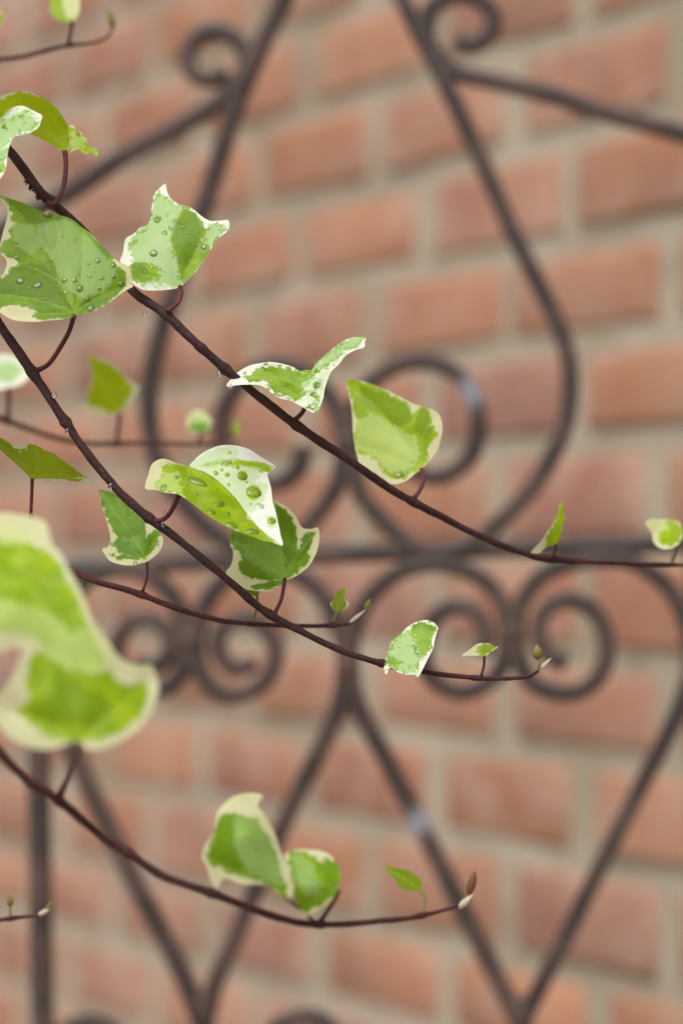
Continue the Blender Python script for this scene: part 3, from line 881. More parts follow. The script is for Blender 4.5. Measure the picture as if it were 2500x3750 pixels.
# ================================================================== vine 2 (second, steep)
V2 = vine('ivy_vine', 'steep dark ivy vine carrying the broad raindrop-covered leaf at its thick end',
          [(-1010, 305, 0.963, 40), (-800, 395, 0.963, 44), (-560, 560, 0.965, 44), (-300, 800, 0.97, 43), (-120, 1020, 0.975, 41), (0, 1190, 0.98, 39), (115, 1357, 0.98, 38), (241, 1546, 0.98, 34), (321, 1661, 0.98, 33), (436, 1799, 0.98, 34), (534, 1888, 0.98, 35),
           (631, 1959, 0.98, 32), (746, 2051, 0.98, 31), (850, 2137, 0.982, 31), (968, 2238, 0.985, 32), (1102, 2312, 0.985, 28), (1254, 2384, 0.987, 26), (1396, 2429, 0.99, 25), (1548, 2460, 0.995, 21),
           (1736, 2482, 1.0, 19), (1860, 2485, 1.003, 17), (1932, 2477, 1.005, 15), (1968, 2458, 1.008, 11)],
          nodes=[(125, 1362), (545, 1895), (985, 2245), (1740, 2484), (1400, 2430), (241, 1546)])
lf = patch(R1([(485, 1578), (560, 1562), (640, 1530), (720, 1480), (790, 1425), (852, 1390), (835, 1370), (838, 1320), (822, 1265), (760, 1235), (710, 1195), (660, 1140), (600, 1070), (540, 1025), (510, 1005), (490, 985), (430, 950), (340, 930), (240, 900), (130, 850), (60, 830), (-5, 806), (20, 850), (50, 900), (45, 960), (20, 1050), (5, 1120), (-3, 1150), (10, 1185), (40, 1220), (45, 1255), (25, 1310), (0, 1340), (-60, 1365), (-125, 1425), (-100, 1490), (-40, 1535), (0, 1557), (60, 1595), (120, 1612), (230, 1618), (320, 1608), (420, 1600), (460, 1588)]), 0.968,
           R1([(485, 1575, 0), (0, 808, 20), (850, 1385, 8), (540, 1025, 16), (-120, 1430, 8), (230, 1615, -3), (300, 1250, 9), (640, 1300, 8)]),
           green=[R1([(485, 1582), (560, 1560), (640, 1526), (700, 1485), (745, 1440), (800, 1390), (795, 1310), (748, 1265), (712, 1215), (706, 1188), (658, 1134), (600, 1064), (540, 1020), (490, 980), (430, 945), (340, 925), (240, 895), (130, 845), (60, 825), (10, 815), (55, 880), (90, 925), (70, 960), (108, 990), (70, 1040), (85, 1080), (25, 1110), (0, 1150), (40, 1190), (110, 1212), (130, 1255), (60, 1285), (65, 1325), (0, 1345), (-100, 1415), (-80, 1480), (0, 1518), (90, 1500), (180, 1522), (275, 1558), (205, 1578), (270, 1598), (360, 1592), (460, 1584)])],
           mint=[R1([(250, 1000), (430, 965), (540, 1070), (690, 1220), (735, 1300), (660, 1410), (510, 1450), (440, 1400), (345, 1210), (260, 1110)]), R1([(90, 1000), (200, 1010), (260, 1130), (200, 1180), (110, 1120)])], spk=0,
           dark=[R1(q) for q in ([(0, 1345), (60, 1290), (130, 1255), (250, 1240), (330, 1290), (400, 1420), (460, 1540), (300, 1500), (150, 1460), (0, 1440)], [(40, 825), (240, 895), (430, 945), (500, 990), (420, 965), (260, 990), (180, 1000), (100, 900)], [(540, 1020), (715, 1190), (690, 1225), (600, 1120)], [(500, 1570), (700, 1480), (640, 1440), (520, 1500)])],
           veins=[R1([(478, 1560), (420, 1420), (330, 1210), (210, 1010), (5, 815)]), R1([(478, 1560), (600, 1480), (840, 1375)]), R1([(478, 1560), (250, 1480), (-110, 1430)]), R1([(478, 1560), (530, 1300), (535, 1040)]), R1([(478, 1560), (300, 1570), (80, 1580)]),
                  R1([(330, 1210), (380, 1080), (350, 950)]), R1([(400, 1370), (250, 1290), (90, 1230)])], relief=1.5)
leaf(V2, [lf], ['mid'], PP([(273, 1150), (254, 1213), (218, 1278), (178, 1334), (130, 1360)]), 9, 0.98,
     drops=[(*q[:2], q[2] / 1.7422) for q in R1([(130, 1355, 27), (240, 1382, 27), (512, 1405, 27), (477, 1353, 17), (573, 1325, 13), (648, 1340, 15), (625, 1230, 17), (722, 1258, 16), (724, 1327, 17), (634, 1405, 15), (562, 1472, 19), (420, 1432, 14, 1.5), (325, 1225, 14), (283, 1120, 12), (270, 993, 13), (115, 1112, 13), (105, 1208, 18), (183, 1312, 11), (285, 1475, 11), (343, 1350, 9), (602, 1292, 9), (568, 1247, 10), (492, 1163, 9), (481, 1095, 9), (400, 1075, 8), (312, 1292, 8), (188, 1272, 8), (305, 930, 28, 1.4), (410, 1350, 22), (705, 1395, 12), (775, 1375, 25, 1.3), (580, 1530, 24, 1.4), (500, 1315, 10), (622, 1350, 8), (540, 1210, 6), (330, 1078, 5), (188, 1398, 12)])],
     label='broad green leaf beaded with raindrops', rand_drops=22)
# folded glossy leaf in the middle
lf1 = patch(Q2([(72, 422), (100, 300), (130, 220), (200, 180), (260, 188), (330, 215), (440, 245), (560, 290), (680, 370), (800, 490), (900, 620), (1000, 740), (1100, 820), (1197, 890), (1150, 880), (1100, 862), (1030, 850), (960, 822), (880, 792), (820, 770), (740, 735), (660, 690), (580, 640), (500, 580), (450, 540), (400, 505), (360, 478), (310, 465), (240, 458), (160, 435)]), 0.975,
            Q2([(72, 420, 2), (200, 180, 8), (440, 245, 12), (360, 478, -6), (680, 370, 8), (900, 620, 0), (1197, 888, -16), (660, 690, -12), (880, 790, -15)]),
            green=[Q2([(215, 250), (280, 222), (360, 228), (440, 245), (570, 290), (690, 370), (770, 455), (850, 545), (895, 610), (905, 680), (990, 720), (1050, 790), (1112, 858), (1020, 848), (880, 790), (740, 732), (600, 648), (500, 578), (430, 522), (365, 455), (250, 440), (150, 405), (200, 330), (240, 300)])],
            mint=[Q2([(160, 400), (230, 330), (330, 300), (350, 390), (350, 440), (240, 435)])], spk=3, veins=[Q2([(440, 245), (560, 290), (680, 370), (800, 490), (900, 620), (1000, 740), (1190, 885)]), Q2([(350, 470), (420, 350), (440, 250)])], relief=0.7)
lf2 = patch(Q2([(440, 245), (470, 195), (530, 140), (600, 100), (680, 72), (760, 66), (850, 78), (930, 105), (1000, 150), (1070, 195), (1140, 240), (1110, 280), (1075, 305), (1090, 370), (1105, 430), (1115, 520), (1140, 610), (1165, 720), (1180, 800), (1197, 890), (1100, 820), (1000, 740), (900, 620), (800, 490), (680, 370), (560, 290)]), 0.975,
            Q2([(440, 245, 12), (680, 370, 8), (900, 620, 0), (1197, 888, -16), (760, 66, 30), (1138, 240, 26), (1105, 430, 14), (1165, 720, -2), (800, 200, 16), (900, 320, 15)]),
            step=5.5, green=[Q2([(500, 242), (600, 212), (690, 192), (780, 190), (900, 200), (1010, 215), (1122, 250), (1080, 290), (1000, 265), (900, 240), (740, 240)])],
            mint=[Q2([(448, 242), (500, 195), (600, 130), (690, 100), (770, 95), (820, 115), (800, 190), (690, 190), (560, 220)]), Q2([(470, 250), (640, 230), (1000, 270), (985, 330), (950, 380), (1070, 400), (1050, 470), (1010, 540), (940, 610), (880, 590), (760, 445), (640, 335), (540, 285)]), Q2([(1080, 660), (1130, 650), (1140, 720), (1100, 740)])], spk=0,
            veins=[Q2([(440, 245), (700, 192), (900, 200), (1130, 245)]), Q2([(680, 370), (860, 400), (1090, 430)])], relief=1.0)
leaf(V2, [lf1, lf2], ['lime', 'white'], PP(Q2([(348, 476), (312, 560), (270, 630), (210, 680), (110, 690)])), 9, 0.98,
     drops=[(*q[:2], q[2] / 2.24, *q[3:]) for q in Q2([(870, 320, 46), (960, 455, 66, 1.15), (1010, 565, 38), (1110, 690, 36), (620, 615, 36), (775, 725, 50, 1.3), (500, 370, 52, 1.7), (680, 550, 36, 1.6), (745, 630, 26, 1.3), (950, 775, 48, 1.4), (735, 210, 42, 1.3), (650, 297, 22), (745, 310, 22), (755, 393, 17), (905, 370, 12), (935, 550, 12), (220, 415, 30, 1.3), (490, 470, 20), (415, 385, 15), (765, 130, 16), (700, 270, 14), (575, 230, 18), (830, 250, 18), (550, 560, 8), (580, 480, 7), (530, 460, 8), (470, 510, 8), (870, 690, 10), (790, 590, 9), (330, 330, 24), (400, 460, 14), (660, 425, 14)])],
     label='glossy folded leaf, half lime and half white, with large raindrops', rand_drops=18)
# deep green leaf behind it
lf = patch(Q2([(1215, 1172), (1270, 1160), (1350, 1115), (1420, 1050), (1470, 960), (1495, 870), (1500, 800), (1486, 743), (1430, 755), (1370, 750), (1340, 720), (1310, 660), (1270, 610), (1220, 565), (1160, 535), (1120, 522), (1000, 530), (900, 600), (800, 700), (770, 800), (765, 880), (790, 930), (790, 1000), (770, 1060), (733, 1110), (750, 1170), (800, 1215), (850, 1235), (950, 1260), (1060, 1270), (1130, 1255), (1190, 1215), (1202, 1185)]), 1.004,
           Q2([(1215, 1172, 0), (1490, 760, 5), (1120, 522, 14), (735, 1110, 3), (770, 800, 12), (1060, 1268, -4), (1100, 900, 8)]),
           green=[Q2([(1212, 1172), (1150, 1162), (1050, 1168), (960, 1160), (890, 1130), (850, 1072), (840, 1040), (880, 1010), (870, 960), (820, 910), (768, 870), (770, 800), (800, 700), (900, 600), (1000, 530), (1120, 545), (1210, 595), (1262, 660), (1292, 740), (1312, 830), (1308, 930), (1332, 940), (1362, 840), (1380, 785), (1410, 798), (1455, 790), (1432, 860), (1392, 960), (1418, 990), (1370, 1062), (1300, 1112), (1240, 1155)]), Q2([(945, 1228), (1000, 1205), (1100, 1190), (1192, 1192), (1130, 1238), (1000, 1245)])],
           mint=[Q2([(880, 900), (1000, 860), (1150, 900), (1220, 1000), (1180, 1130), (1080, 1100), (920, 1000)])], spk=0,
           dark=[Q2(q) for q in ([(770, 800), (900, 780), (860, 880), (775, 875)], [(1130, 550), (1220, 595), (1292, 740), (1308, 900), (1200, 760)], [(1380, 785), (1455, 790), (1400, 960), (1330, 1000)], [(840, 1045), (960, 1165), (900, 1130)])],
           veins=[Q2([(1215, 1165), (1180, 900), (1140, 560)]), Q2([(1215, 1165), (1330, 960), (1460, 790)]), Q2([(1215, 1165), (1000, 1000), (800, 850)]), Q2([(1215, 1165), (1000, 1180), (780, 1140)])], relief=1.4)
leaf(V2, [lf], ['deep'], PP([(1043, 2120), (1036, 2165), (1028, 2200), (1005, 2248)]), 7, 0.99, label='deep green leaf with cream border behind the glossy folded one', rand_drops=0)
lf = patch(Q5([(350, 548), (320, 525), (230, 522), (160, 490), (130, 462), (100, 475), (83, 522), (58, 480), (75, 400), (100, 310), (130, 230), (190, 175), (250, 120), (320, 75), (400, 50), (460, 55), (510, 85), (530, 120), (515, 170), (497, 240), (490, 290), (450, 370), (410, 450), (380, 510)]), 0.985,
           Q5([(350, 545, -4), (70, 500, -2), (400, 52, 14), (130, 230, 8), (490, 290, 4), (300, 300, 3)]),
           green=[Q5([(330, 520), (230, 518), (170, 480), (110, 440), (70, 480), (85, 390), (110, 305), (140, 235), (200, 180), (255, 130), (320, 95), (400, 75), (460, 75), (500, 110), (500, 170), (480, 240), (455, 310), (400, 360), (340, 420)])],
           mint=[Q5([(130, 330), (200, 220), (290, 170), (330, 260), (300, 330), (380, 400), (340, 450), (220, 420), (180, 380)]), Q5([(200, 440), (330, 450), (380, 500), (340, 530), (220, 480)])], spk=14,
           veins=[Q5([(80, 490), (220, 330), (350, 180), (450, 70)]), Q5([(220, 330), (330, 430), (360, 520)])], relief=1.0)
leaf(V2, [lf], ['pale'], PP(Q5([(90, 470), (78, 462), (60, 450)])), 6, 0.99, label='oval marbled leaf lying against the stem')
lf = patch(Q5([(738, 357), (800, 310), (860, 262), (920, 250), (990, 258), (1020, 280), (1052, 285), (1000, 320), (940, 362), (880, 360), (800, 358)]), 1.002,
           Q5([(738, 357, -2), (920, 250, 5), (1050, 285, 2), (900, 360, -4)]), green=[Q5([(870, 290), (920, 258), (990, 262), (1015, 290), (960, 335), (910, 352), (870, 330)])], mint=[Q5([(780, 330), (880, 270), (880, 340)])], spk=2, wave=0.15)
leaf(V2, [lf], ['young'], PP(Q5([(930, 358), (928, 440), (905, 530)])), 5, 1.0, label='tiny young leaf on a straight stalk')
ellipsoid_bud(V2, 'bud', Q5([(1400, 395)])[0], Q5([(1388, 262)])[0], 40, 1.008, M_BUD)
ellipsoid_bud(V2, 'bract', Q5([(1395, 500)])[0], Q5([(1515, 378)])[0], 17, 1.008, M_BRACT)
ellipsoid_bud(V2, 'bract', Q5([(1402, 492)])[0], Q5([(1412, 380)])[0], 12, 1.006, M_PETG)
for (x, y, r) in ((198, 1447, 12), (405, 1781, 10), (247, 1579, 9), (428, 1082, 9), (604, 1878, 7), (596, 1921, 9)):
    hang(V2, x, y, 0.978, r)

# ================================================================== vine 3 (short, middle)
V3 = vine('ivy_vine', 'thin ivy vine crossing behind the steep one, starting behind the large blurred leaf',
          [(-2120, 1700, 0.95, 34), (-1500, 1610, 0.96, 33), (-900, 1720, 0.975, 32), (-420, 1850, 0.985, 30), (-150, 1920, 0.99, 29), (40, 1985, 0.995, 28), (150, 2030, 0.998, 27), (253, 2082, 1.0, 26), (344, 2127, 1.0, 25), (488, 2167, 1.003, 25), (631, 2222, 1.005, 24), (775, 2265, 1.01, 22), (895, 2283, 1.013, 20),
           (1084, 2292, 1.02, 18), (1200, 2291, 1.023, 17), (1275, 2284, 1.026, 14), (1316, 2256, 1.028, 9)], nodes=[(523, 2172), (923, 2285), (1215, 2290), (110, 2010)], mat=M_TWIG)
lf = patch(R4([(632, -12), (655, -12), (720, 8), (770, 40), (850, 120), (930, 190), (1000, 240), (1035, 290), (1040, 330), (1020, 380), (985, 415), (940, 447), (900, 457), (850, 471), (770, 466), (700, 440), (670, 400), (653, 366), (690, 350), (705, 300), (690, 220), (660, 120), (640, 40)]), 1.003,
           R4([(940, 447, 0), (635, -12, 12), (1038, 310, 4), (655, 366, 3), (800, 200, 6), (850, 470, -3)]),
           green=[R4([(632, -16), (660, -14), (730, 10), (790, 60), (850, 125), (915, 180), (925, 220), (922, 285), (930, 305), (965, 268), (1005, 255), (1008, 320), (965, 380), (922, 420), (890, 427), (800, 405), (722, 342), (752, 290), (712, 230), (680, 130), (645, 40)]), R4([(700, 402), (780, 412), (840, 425), (760, 432)])],
           mint=[R4([(650, 20), (760, 60), (800, 140), (720, 160)]), R4([(800, 300), (890, 300), (880, 380)])], spk=4,
           veins=[R4([(938, 440), (830, 260), (640, 0)]), R4([(938, 440), (970, 350), (1010, 270)]), R4([(938, 440), (800, 400), (670, 372)])], relief=1.0)
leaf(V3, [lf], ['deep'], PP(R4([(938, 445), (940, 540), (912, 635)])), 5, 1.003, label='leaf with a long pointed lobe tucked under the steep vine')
lf = patch(Q4([(470, 758), (430, 740), (370, 670), (280, 590), (160, 480), (80, 410), (0, 330), (-150, 200), (-200, 60), (-80, 100), (0, 158), (80, 205), (150, 250), (220, 262), (320, 265), (420, 258), (500, 270), (580, 305), (640, 345), (720, 372), (790, 395), (850, 455), (940, 520), (1060, 600), (1140, 660), (1240, 730), (1300, 800), (1375, 852), (1200, 815), (1050, 795), (900, 770), (750, 757), (600, 757), (520, 762)]), 0.992,
           Q4([(470, 758, 0), (-180, 80, -8), (420, 258, -16), (1370, 850, 4), (800, 400, -12), (800, 650, -4), (200, 400, -9)]),
           green=[Q4([(470, 770), (430, 750), (370, 680), (280, 600), (150, 480), (70, 410), (-10, 330), (-160, 200), (-200, 60), (-60, 110), (0, 160), (80, 205), (150, 250), (200, 330), (290, 388), (325, 345), (390, 340), (415, 275), (440, 262), (500, 266), (580, 300), (640, 340), (720, 368), (790, 392), (850, 452), (940, 518), (1050, 600), (1080, 650), (1240, 730), (1120, 735), (1020, 750), (1200, 800), (1050, 792), (900, 768), (750, 758), (600, 760), (520, 768)])],
           veins=[Q4([(470, 755), (400, 620), (150, 400), (-150, 120)]), Q4([(470, 755), (560, 560), (520, 300)]), Q4([(470, 755), (800, 680), (1350, 840)])], relief=-0.8, wave=0.3)
leaf(V3, [lf], ['under'], PP([(119, 1753), (117, 1815), (114, 1879), (112, 1940), (110, 2010)]), 6.5, 0.996, label='leaf seen from its olive underside, on a straight upright stalk')
lf = patch(Q2([(815, 1232), (870, 1240), (940, 1252), (1012, 1268), (985, 1302), (940, 1297), (870, 1278)]), 1.008, Q2([(815, 1232, 3), (1010, 1268, 0), (985, 1300, -2)]), green=[Q2([(810, 1225), (1020, 1260), (985, 1310), (860, 1285)])], wave=0.1)
leaf(V3, [lf], ['under'], PP([(940, 2178), (942, 2205), (939, 2235), (922, 2276)]), 5, 1.012, pmat=M_PETG, label='small olive leaf mostly hidden under the deep green leaf')
lf = patch(Q6([(520, 893), (450, 850), (390, 760), (370, 690), (430, 600), (480, 480), (570, 390), (680, 342), (752, 368), (720, 470), (690, 590), (780, 658), (803, 710), (760, 780), (680, 830), (600, 870)]), 1.024, Q6([(520, 893, 0), (720, 350, 2), (800, 700, 1), (370, 700, -1)]), green=[Q6([(520, 890), (440, 810), (430, 640), (500, 490), (590, 400), (740, 360), (700, 500), (670, 620), (700, 760), (600, 860)])], veins=[Q6([(520, 890), (560, 640), (740, 360)])], relief=0.4, wave=0.1)
leaf(V3, [lf], ['young'], PP(Q6([(520, 885), (480, 1000), (425, 1100)])), 4.5, 1.023, pmat=M_PETG, label='tiny lobed yellow-green leaf near the tip')
ellipsoid_bud(V3, 'bract', Q6([(780, 1160)])[0], Q6([(1190, 830)])[0], 14, 1.026, M_BRACT)
ellipsoid_bud(V3, 'bud', Q6([(1175, 850)])[0], Q6([(1285, 575)])[0], 19, 1.029, M_BUD)
for (x, y, r) in ((172, 1757, 7), (496, 2063, 8), (119, 1890, 8)):
    hang(V3, x, y, 0.99, r)

# ================================================================== vine 4 (behind, blurred)
V4 = vine('ivy_vine', 'blurred thin ivy vine running level behind the steep one toward the crest scrolls',
          [(-2140, 1900, 0.95, 32), (-1500, 1480, 1.05, 30), (-900, 1390, 1.14, 28), (-420, 1430, 1.19, 26), (-180, 1480, 1.195, 25), (0, 1532, 1.2, 24), (86, 1562, 1.2, 23), (201, 1602, 1.2, 22), (321, 1623, 1.2, 21), (459, 1624, 1.2, 19), (574, 1622, 1.2, 17), (723, 1626, 1.2, 14), (800, 1616, 1.2, 10), (858, 1585, 1.2, 7)], mat=M_TWIG, nodes=[(428, 1622), (29, 1540)])
lf = patch(R2([(-80, 272), (0, 258), (80, 265), (150, 300), (205, 362), (150, 440), (70, 470), (0, 482), (-80, 455), (-130, 360)]), 1.195, R2([(55, 470, 0), (-120, 360, 6), (80, 265, 14), (205, 362, 4)]), green=[R2([(-60, 330), (60, 310), (150, 350), (90, 420), (-30, 430)])], mint=[R2([(-90, 290), (60, 280), (160, 330), (100, 420), (-60, 440)])], spk=10)
leaf(V4, [lf], ['pale'], PP([(32, 1418), (33, 1471), (29, 1530)]), 8, 1.2, label='pale mint leaf')
lf = patch(R2([(765, 632), (820, 600), (860, 540), (892, 460), (850, 440), (800, 400), (760, 350), (720, 320), (660, 290), (600, 270), (562, 256), (580, 330), (590, 400), (565, 480), (550, 550), (528, 592), (570, 622), (640, 647), (700, 647)]), 1.195, R2([(765, 632, 0), (562, 258, -8), (890, 460, -2), (530, 590, 2)]),
           green=[R2([(565, 262), (640, 300), (720, 335), (780, 395), (820, 450), (840, 472), (800, 560), (770, 612), (700, 627), (620, 595), (548, 558), (590, 470), (600, 390)])], veins=[R2([(765, 630), (680, 470), (565, 262)])], relief=0.8)
leaf(V4, [lf], ['limeunder'], PP([(439, 1514), (434, 1563), (427, 1624)]), 8, 1.2, label='lime square-shouldered leaf lit from behind')
lf = patch(R2([(1188, 680), (1230, 620), (1290, 618), (1352, 680), (1320, 742), (1260, 757), (1208, 742)]), 1.2, R2([(1188, 680, 0), (1260, 618, 6), (1350, 680, 2), (1260, 757, -3)]), green=[R2([(1215, 705), (1270, 690), (1335, 690), (1310, 740), (1260, 752), (1215, 740)])], mint=[R2([(1200, 640), (1330, 640), (1330, 690), (1210, 700)])])
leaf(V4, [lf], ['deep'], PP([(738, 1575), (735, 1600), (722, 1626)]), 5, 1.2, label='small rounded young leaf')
lf = patch(R2([(1490, 780), (1482, 735), (1490, 690), (1515, 680), (1528, 730), (1515, 780)]), 1.2, R2([(1490, 780, 0), (1515, 680, 3), (1528, 730, 1)]), green=[R2([(1480, 790), (1480, 680), (1530, 680), (1530, 790)])])
leaf(V4, [lf], ['young'], None, label='tiny yellow-green leaf at the tip')

# ================================================================== vine 5 (top left)
V5 = vine('ivy_vine', 'short blurred ivy vine curling up at its tip, higher than every other vine',
          [(-1500, 600, 0.957, 30), (-1100, 400, 1.03, 26), (-750, 280, 1.1, 24), (-420, 240, 1.14, 22), (-180, 232, 1.145, 21), (0, 219, 1.15, 20), (89, 207, 1.15, 19), (179, 183, 1.15, 17), (259, 165, 1.15, 15), (335, 157, 1.15, 13), (378, 143, 1.15, 12), (402, 125, 1.15, 10), (413, 97, 1.15, 9)], mat=M_TWIG, nodes=[(255, 165)])
lf = patch(R7([(413, 80), (418, 0), (430, -90), (520, -130), (640, -60), (655, 50), (642, 120), (602, 172), (560, 182), (480, 167), (430, 122)]), 1.145, R7([(595, 180, 0), (430, -90, 10), (640, -60, 8), (415, 80, 3)]), green=[R7([(405, 80), (420, -90), (500, -110), (512, 60), (535, 130), (605, 172), (560, 186), (480, 170), (425, 122)])], mint=[R7([(520, 20), (640, -20), (640, 110), (570, 150)])])
leaf(V5, [lf], ['lime'], PP(R7([(596, 172), (588, 250), (566, 355)])), 7, 1.15, label='leaf half lime and half pale')
lf = patch(R7([(-40, 90), (10, 95), (42, 150), (20, 195), (-40, 195), (-90, 150)]), 1.15, R7([(-90, 150, 0), (10, 95, 3), (20, 195, -2)]), green=[R7([(-50, 100), (35, 120), (20, 185), (-50, 190)])])
leaf(V5, [lf], ['young'], PP(R7([(-30, 180), (-50, 320), (-60, 480)])), 6, 1.15, pmat=M_PETG, label='small yellowish leaf')
ellipsoid_bud(V5, 'bud', R7([(930, 230)])[0], R7([(898, 75)])[0], 27, 1.15, M_BUD)

# ================================================================== vine 6 (low, slightly in front)
V6 = vine('ivy_vine', 'low sagging ivy vine bearing the large blurred leaf and ending in a brown bud',
          [(-2215, 2600, 0.95, 46), (-1700, 1980, 0.905, 44), (-1150, 1830, 0.87, 42), (-750, 1980, 0.85, 41), (-480, 2230, 0.84, 40), (-220, 2500, 0.85, 40), (0, 2757, 0.86, 38), (124, 2872, 0.865, 38), (230, 2942, 0.87, 37), (354, 3045, 0.88, 35), (478, 3131, 0.882, 35), (600, 3208, 0.884, 34), (753, 3262, 0.886, 33), (944, 3336, 0.889, 32), (1074, 3375, 0.891, 30),
           (1174, 3385, 0.894, 28), (1289, 3382, 0.90, 26), (1404, 3371, 0.91, 23), (1503, 3361, 0.92, 21), (1595, 3341, 0.928, 17), (1675, 3318, 0.933, 13)], nodes=[(215, 2930), (1170, 3385), (1545, 3352), (470, 3125), (780, 3270)], mat=M_TWIG)
k1 = patch(R4([(500, 1592), (560, 1640), (660, 1640), (760, 1600), (860, 1540), (940, 1450), (990, 1350), (1012, 1260), (995, 1180), (962, 1108), (880, 1105), (800, 1080), (740, 1030), (690, 960), (640, 890), (600, 830), (570, 760), (540, 680), (500, 600), (450, 510), (410, 430), (370, 380), (340, 350), (322, 300), (310, 240), (285, 190), (200, 160), (100, 142), (0, 135), (-150, 190), (-250, 400), (-260, 650), (-200, 870), (-80, 990), (0, 1025), (80, 995), (140, 1012), (120, 1080), (80, 1170), (40, 1250), (0, 1300), (-60, 1400), (-20, 1480), (60, 1560), (160, 1620), (260, 1645), (350, 1640), (430, 1610)]), 0.79,
           R4([(500, 1592, 0), (300, 1350, 2), (960, 1150, 14), (40, 1400, 4), (300, 950, 8), (620, 860, 12), (100, 142, 38), (-250, 500, 18), (340, 350, 28), (0, 800, 6)]),
           green=[R4([(225, 1030), (330, 1050), (430, 1130), (560, 1160), (700, 1135), (760, 1240), (930, 1230), (935, 1330), (870, 1450), (760, 1540), (640, 1585), (500, 1590), (330, 1575), (240, 1500), (105, 1410), (200, 1330), (165, 1210)]), R4([(-270, 330), (0, 300), (150, 330), (310, 390), (375, 470), (470, 640), (540, 800), (610, 960), (680, 1110), (500, 1130), (330, 1030), (240, 930), (100, 890), (-200, 860)])],
           mint=[R4([(250, 990), (600, 850), (690, 1010), (750, 1120), (560, 1150), (420, 1110), (300, 1040)]), R4([(-200, 680), (60, 700), (300, 780), (420, 880), (330, 1000), (230, 940), (100, 900), (-200, 860)]), R4([(-200, 230), (180, 240), (200, 320), (0, 330)])], spk=4,
           dark=[R4([(230, 1050), (330, 1100), (340, 1250), (250, 1350), (150, 1410), (350, 1480), (600, 1500), (740, 1400), (640, 1280), (540, 1250), (420, 1180)])],
           veins=[R4([(500, 1585), (430, 1250), (330, 950), (150, 600), (0, 300)]), R4([(500, 1585), (700, 1400), (950, 1200)]), R4([(500, 1585), (300, 1480), (60, 1400)])], relief=1.4, step=11)
leaf(V6, [k1], ['lime'], PP([(286, 2716), (279, 2760), (266, 2815), (218, 2915)]), 12, 0.868, label='largest leaf, blurred, drooping with a broad cream margin')
lf = patch(Q7([(682, 128), (660, 98), (570, 88), (480, 100), (400, 130), (330, 180), (270, 240), (240, 310), (225, 400), (215, 480), (150, 550), (110, 640), (108, 720), (150, 790), (170, 870), (200, 960), (250, 1012), (272, 960), (300, 915), (360, 912), (450, 950), (530, 962), (640, 962), (740, 982), (800, 1030), (870, 1080), (902, 1112), (960, 1080), (982, 1000), (960, 920), (940, 800), (900, 720), (870, 670), (840, 590), (800, 480), (740, 370), (680, 270), (640, 220), (650, 170)]), 0.872,
           Q7([(900, 1100, 0), (660, 100, 18), (110, 680, 6), (450, 950, -4), (250, 1000, 0), (500, 500, -2), (840, 590, 8)]),
           green=[Q7([(260, 330), (340, 290), (470, 310), (620, 340), (660, 420), (730, 520), (790, 640), (830, 760), (850, 880), (905, 970), (900, 1090), (840, 1040), (760, 965), (640, 910), (500, 880), (380, 855), (330, 795), (180, 785), (170, 700), (200, 570), (230, 450)])],
           mint=[Q7([(430, 330), (620, 350), (730, 540), (820, 760), (860, 960), (760, 930), (560, 840), (440, 600)])], spk=5, veins=[Q7([(900, 1090), (700, 800), (450, 450), (560, 120)]), Q7([(900, 1090), (500, 870), (150, 700)])], relief=1.0)
leaf(V6, [lf], ['mid'], PP(Q7([(905, 1085), (985, 1150), (1100, 1240), (1180, 1330)])), 6, 0.893, label='tall tilted leaf beside the round one')
lf = patch(Q7([(1062, 1242), (1030, 1190), (1000, 1130), (980, 1030), (970, 900), (930, 780), (898, 690), (940, 650), (1020, 625), (1120, 628), (1220, 638), (1310, 670), (1370, 730), (1415, 800), (1432, 880), (1412, 960), (1390, 1040), (1340, 1110), (1270, 1180), (1190, 1232), (1110, 1262)]), 0.878,
           Q7([(1400, 1030, 0), (1062, 1240, 0), (900, 690, 8), (1220, 640, 12), (1432, 880, 3), (1150, 950, -3)]),
           green=[Q7([(1062, 1236), (1000, 1080), (985, 960), (950, 830), (928, 740), (955, 665), (1060, 650), (1130, 690), (1190, 715), (1262, 790), (1292, 735), (1385, 760), (1425, 850), (1420, 940), (1380, 1040), (1290, 1120), (1180, 1170)])],
           mint=[Q7([(980, 700), (1080, 690), (1150, 800), (1220, 940), (1220, 1050), (1120, 1060), (1050, 950), (1000, 800)])], spk=5, veins=[Q7([(1395, 1030), (1200, 900), (950, 700)]), Q7([(1395, 1030), (1200, 1080), (1062, 1230)])], relief=1.0)
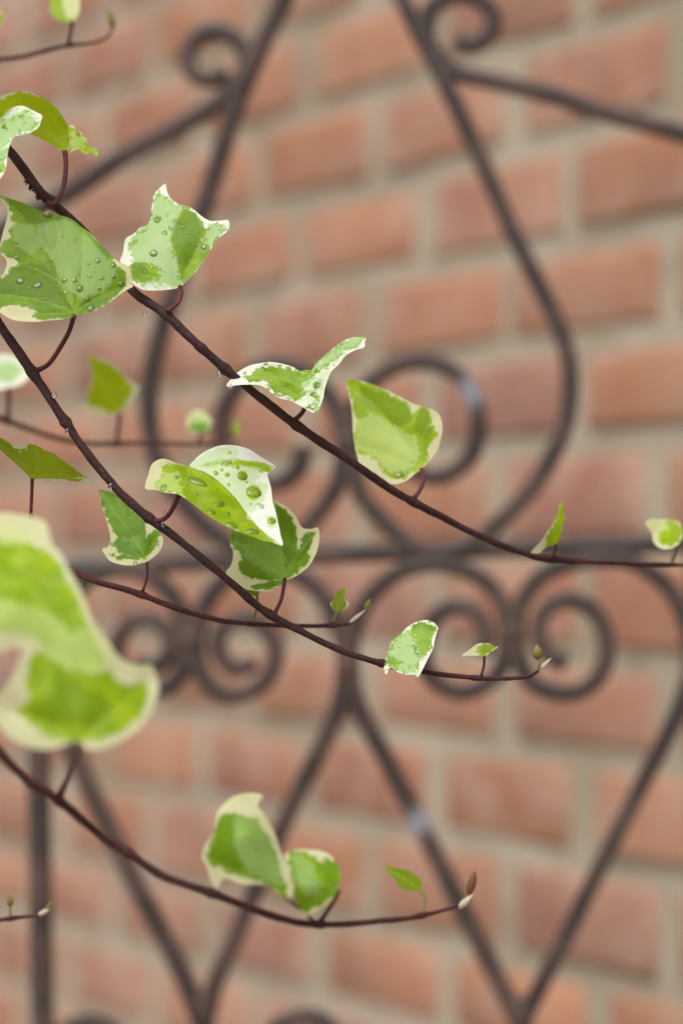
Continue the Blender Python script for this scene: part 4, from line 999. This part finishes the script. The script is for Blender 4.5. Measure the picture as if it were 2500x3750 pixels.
leaf(V6, [lf], ['mid'], PP(Q7([(1405, 1020), (1385, 1085), (1330, 1175), (1240, 1310)])), 8, 0.895, label='round glossy leaf')
lf = patch(R6([(1053, 488), (1100, 492), (1160, 505), (1200, 525), (1232, 560), (1226, 602), (1170, 603), (1130, 590), (1110, 560), (1085, 530)]), 0.93, R6([(1226, 602, 0), (1053, 488, 5), (1230, 560, 2), (1110, 560, -1)]), green=[R6([(1045, 480), (1100, 490), (1170, 505), (1240, 550), (1235, 605), (1165, 606), (1125, 590), (1080, 530)])], veins=[R6([(1225, 598), (1150, 550), (1055, 490)])], relief=0.5, wave=0.2)
leaf(V6, [lf], ['under'], PP(R6([(1225, 598), (1246, 645), (1234, 715)])), 6, 0.926, pmat=M_PETG, label='small pointed olive leaf on a thin stalk')
ellipsoid_bud(V6, 'bract', R6([(1408, 688)])[0], R6([(1480, 622)])[0], 26, 0.933, M_BRACT)
ellipsoid_bud(V6, 'bud', R6([(1456, 625)])[0], R6([(1488, 508)])[0], 34, 0.935, stem_mat('brown_bud', (0.13, 0.05, 0.02), (0.2, 0.08, 0.03), (0.2, 0.12, 0.06), 0.5))

# ================================================================== vine 7 (stub, low left)
V7 = vine('ivy_vine', 'stubby budding ivy twig beside the gate stile, below the sagging vine',
          [(-2290, 3900, 0.95, 28), (-1500, 3520, 1.0, 24), (-900, 3450, 1.03, 22), (-420, 3420, 1.05, 20), (-180, 3395, 1.055, 18), (0, 3369, 1.06, 16), (77, 3359, 1.06, 15), (143, 3351, 1.06, 12), (160, 3344, 1.06, 8)], mat=M_TWIG, nodes=[(40, 3364)])
ellipsoid_bud(V7, 'bract', (140, 3352), (182, 3330), 20, 1.06, M_BRACT)
ellipsoid_bud(V7, 'bud', (165, 3340), (200, 3285), 16, 1.062, M_BUD)
ellipsoid_bud(V7, 'bud', (40, 3320), (34, 3276), 26, 1.06, M_BUD)
link('petiole', mesh('petiole', *sweep([at(40, 3364, 1.06), at(38, 3340, 1.06), at(39, 3310, 1.06)], [0.0004] * 3, 7)), M_PETG, V7)
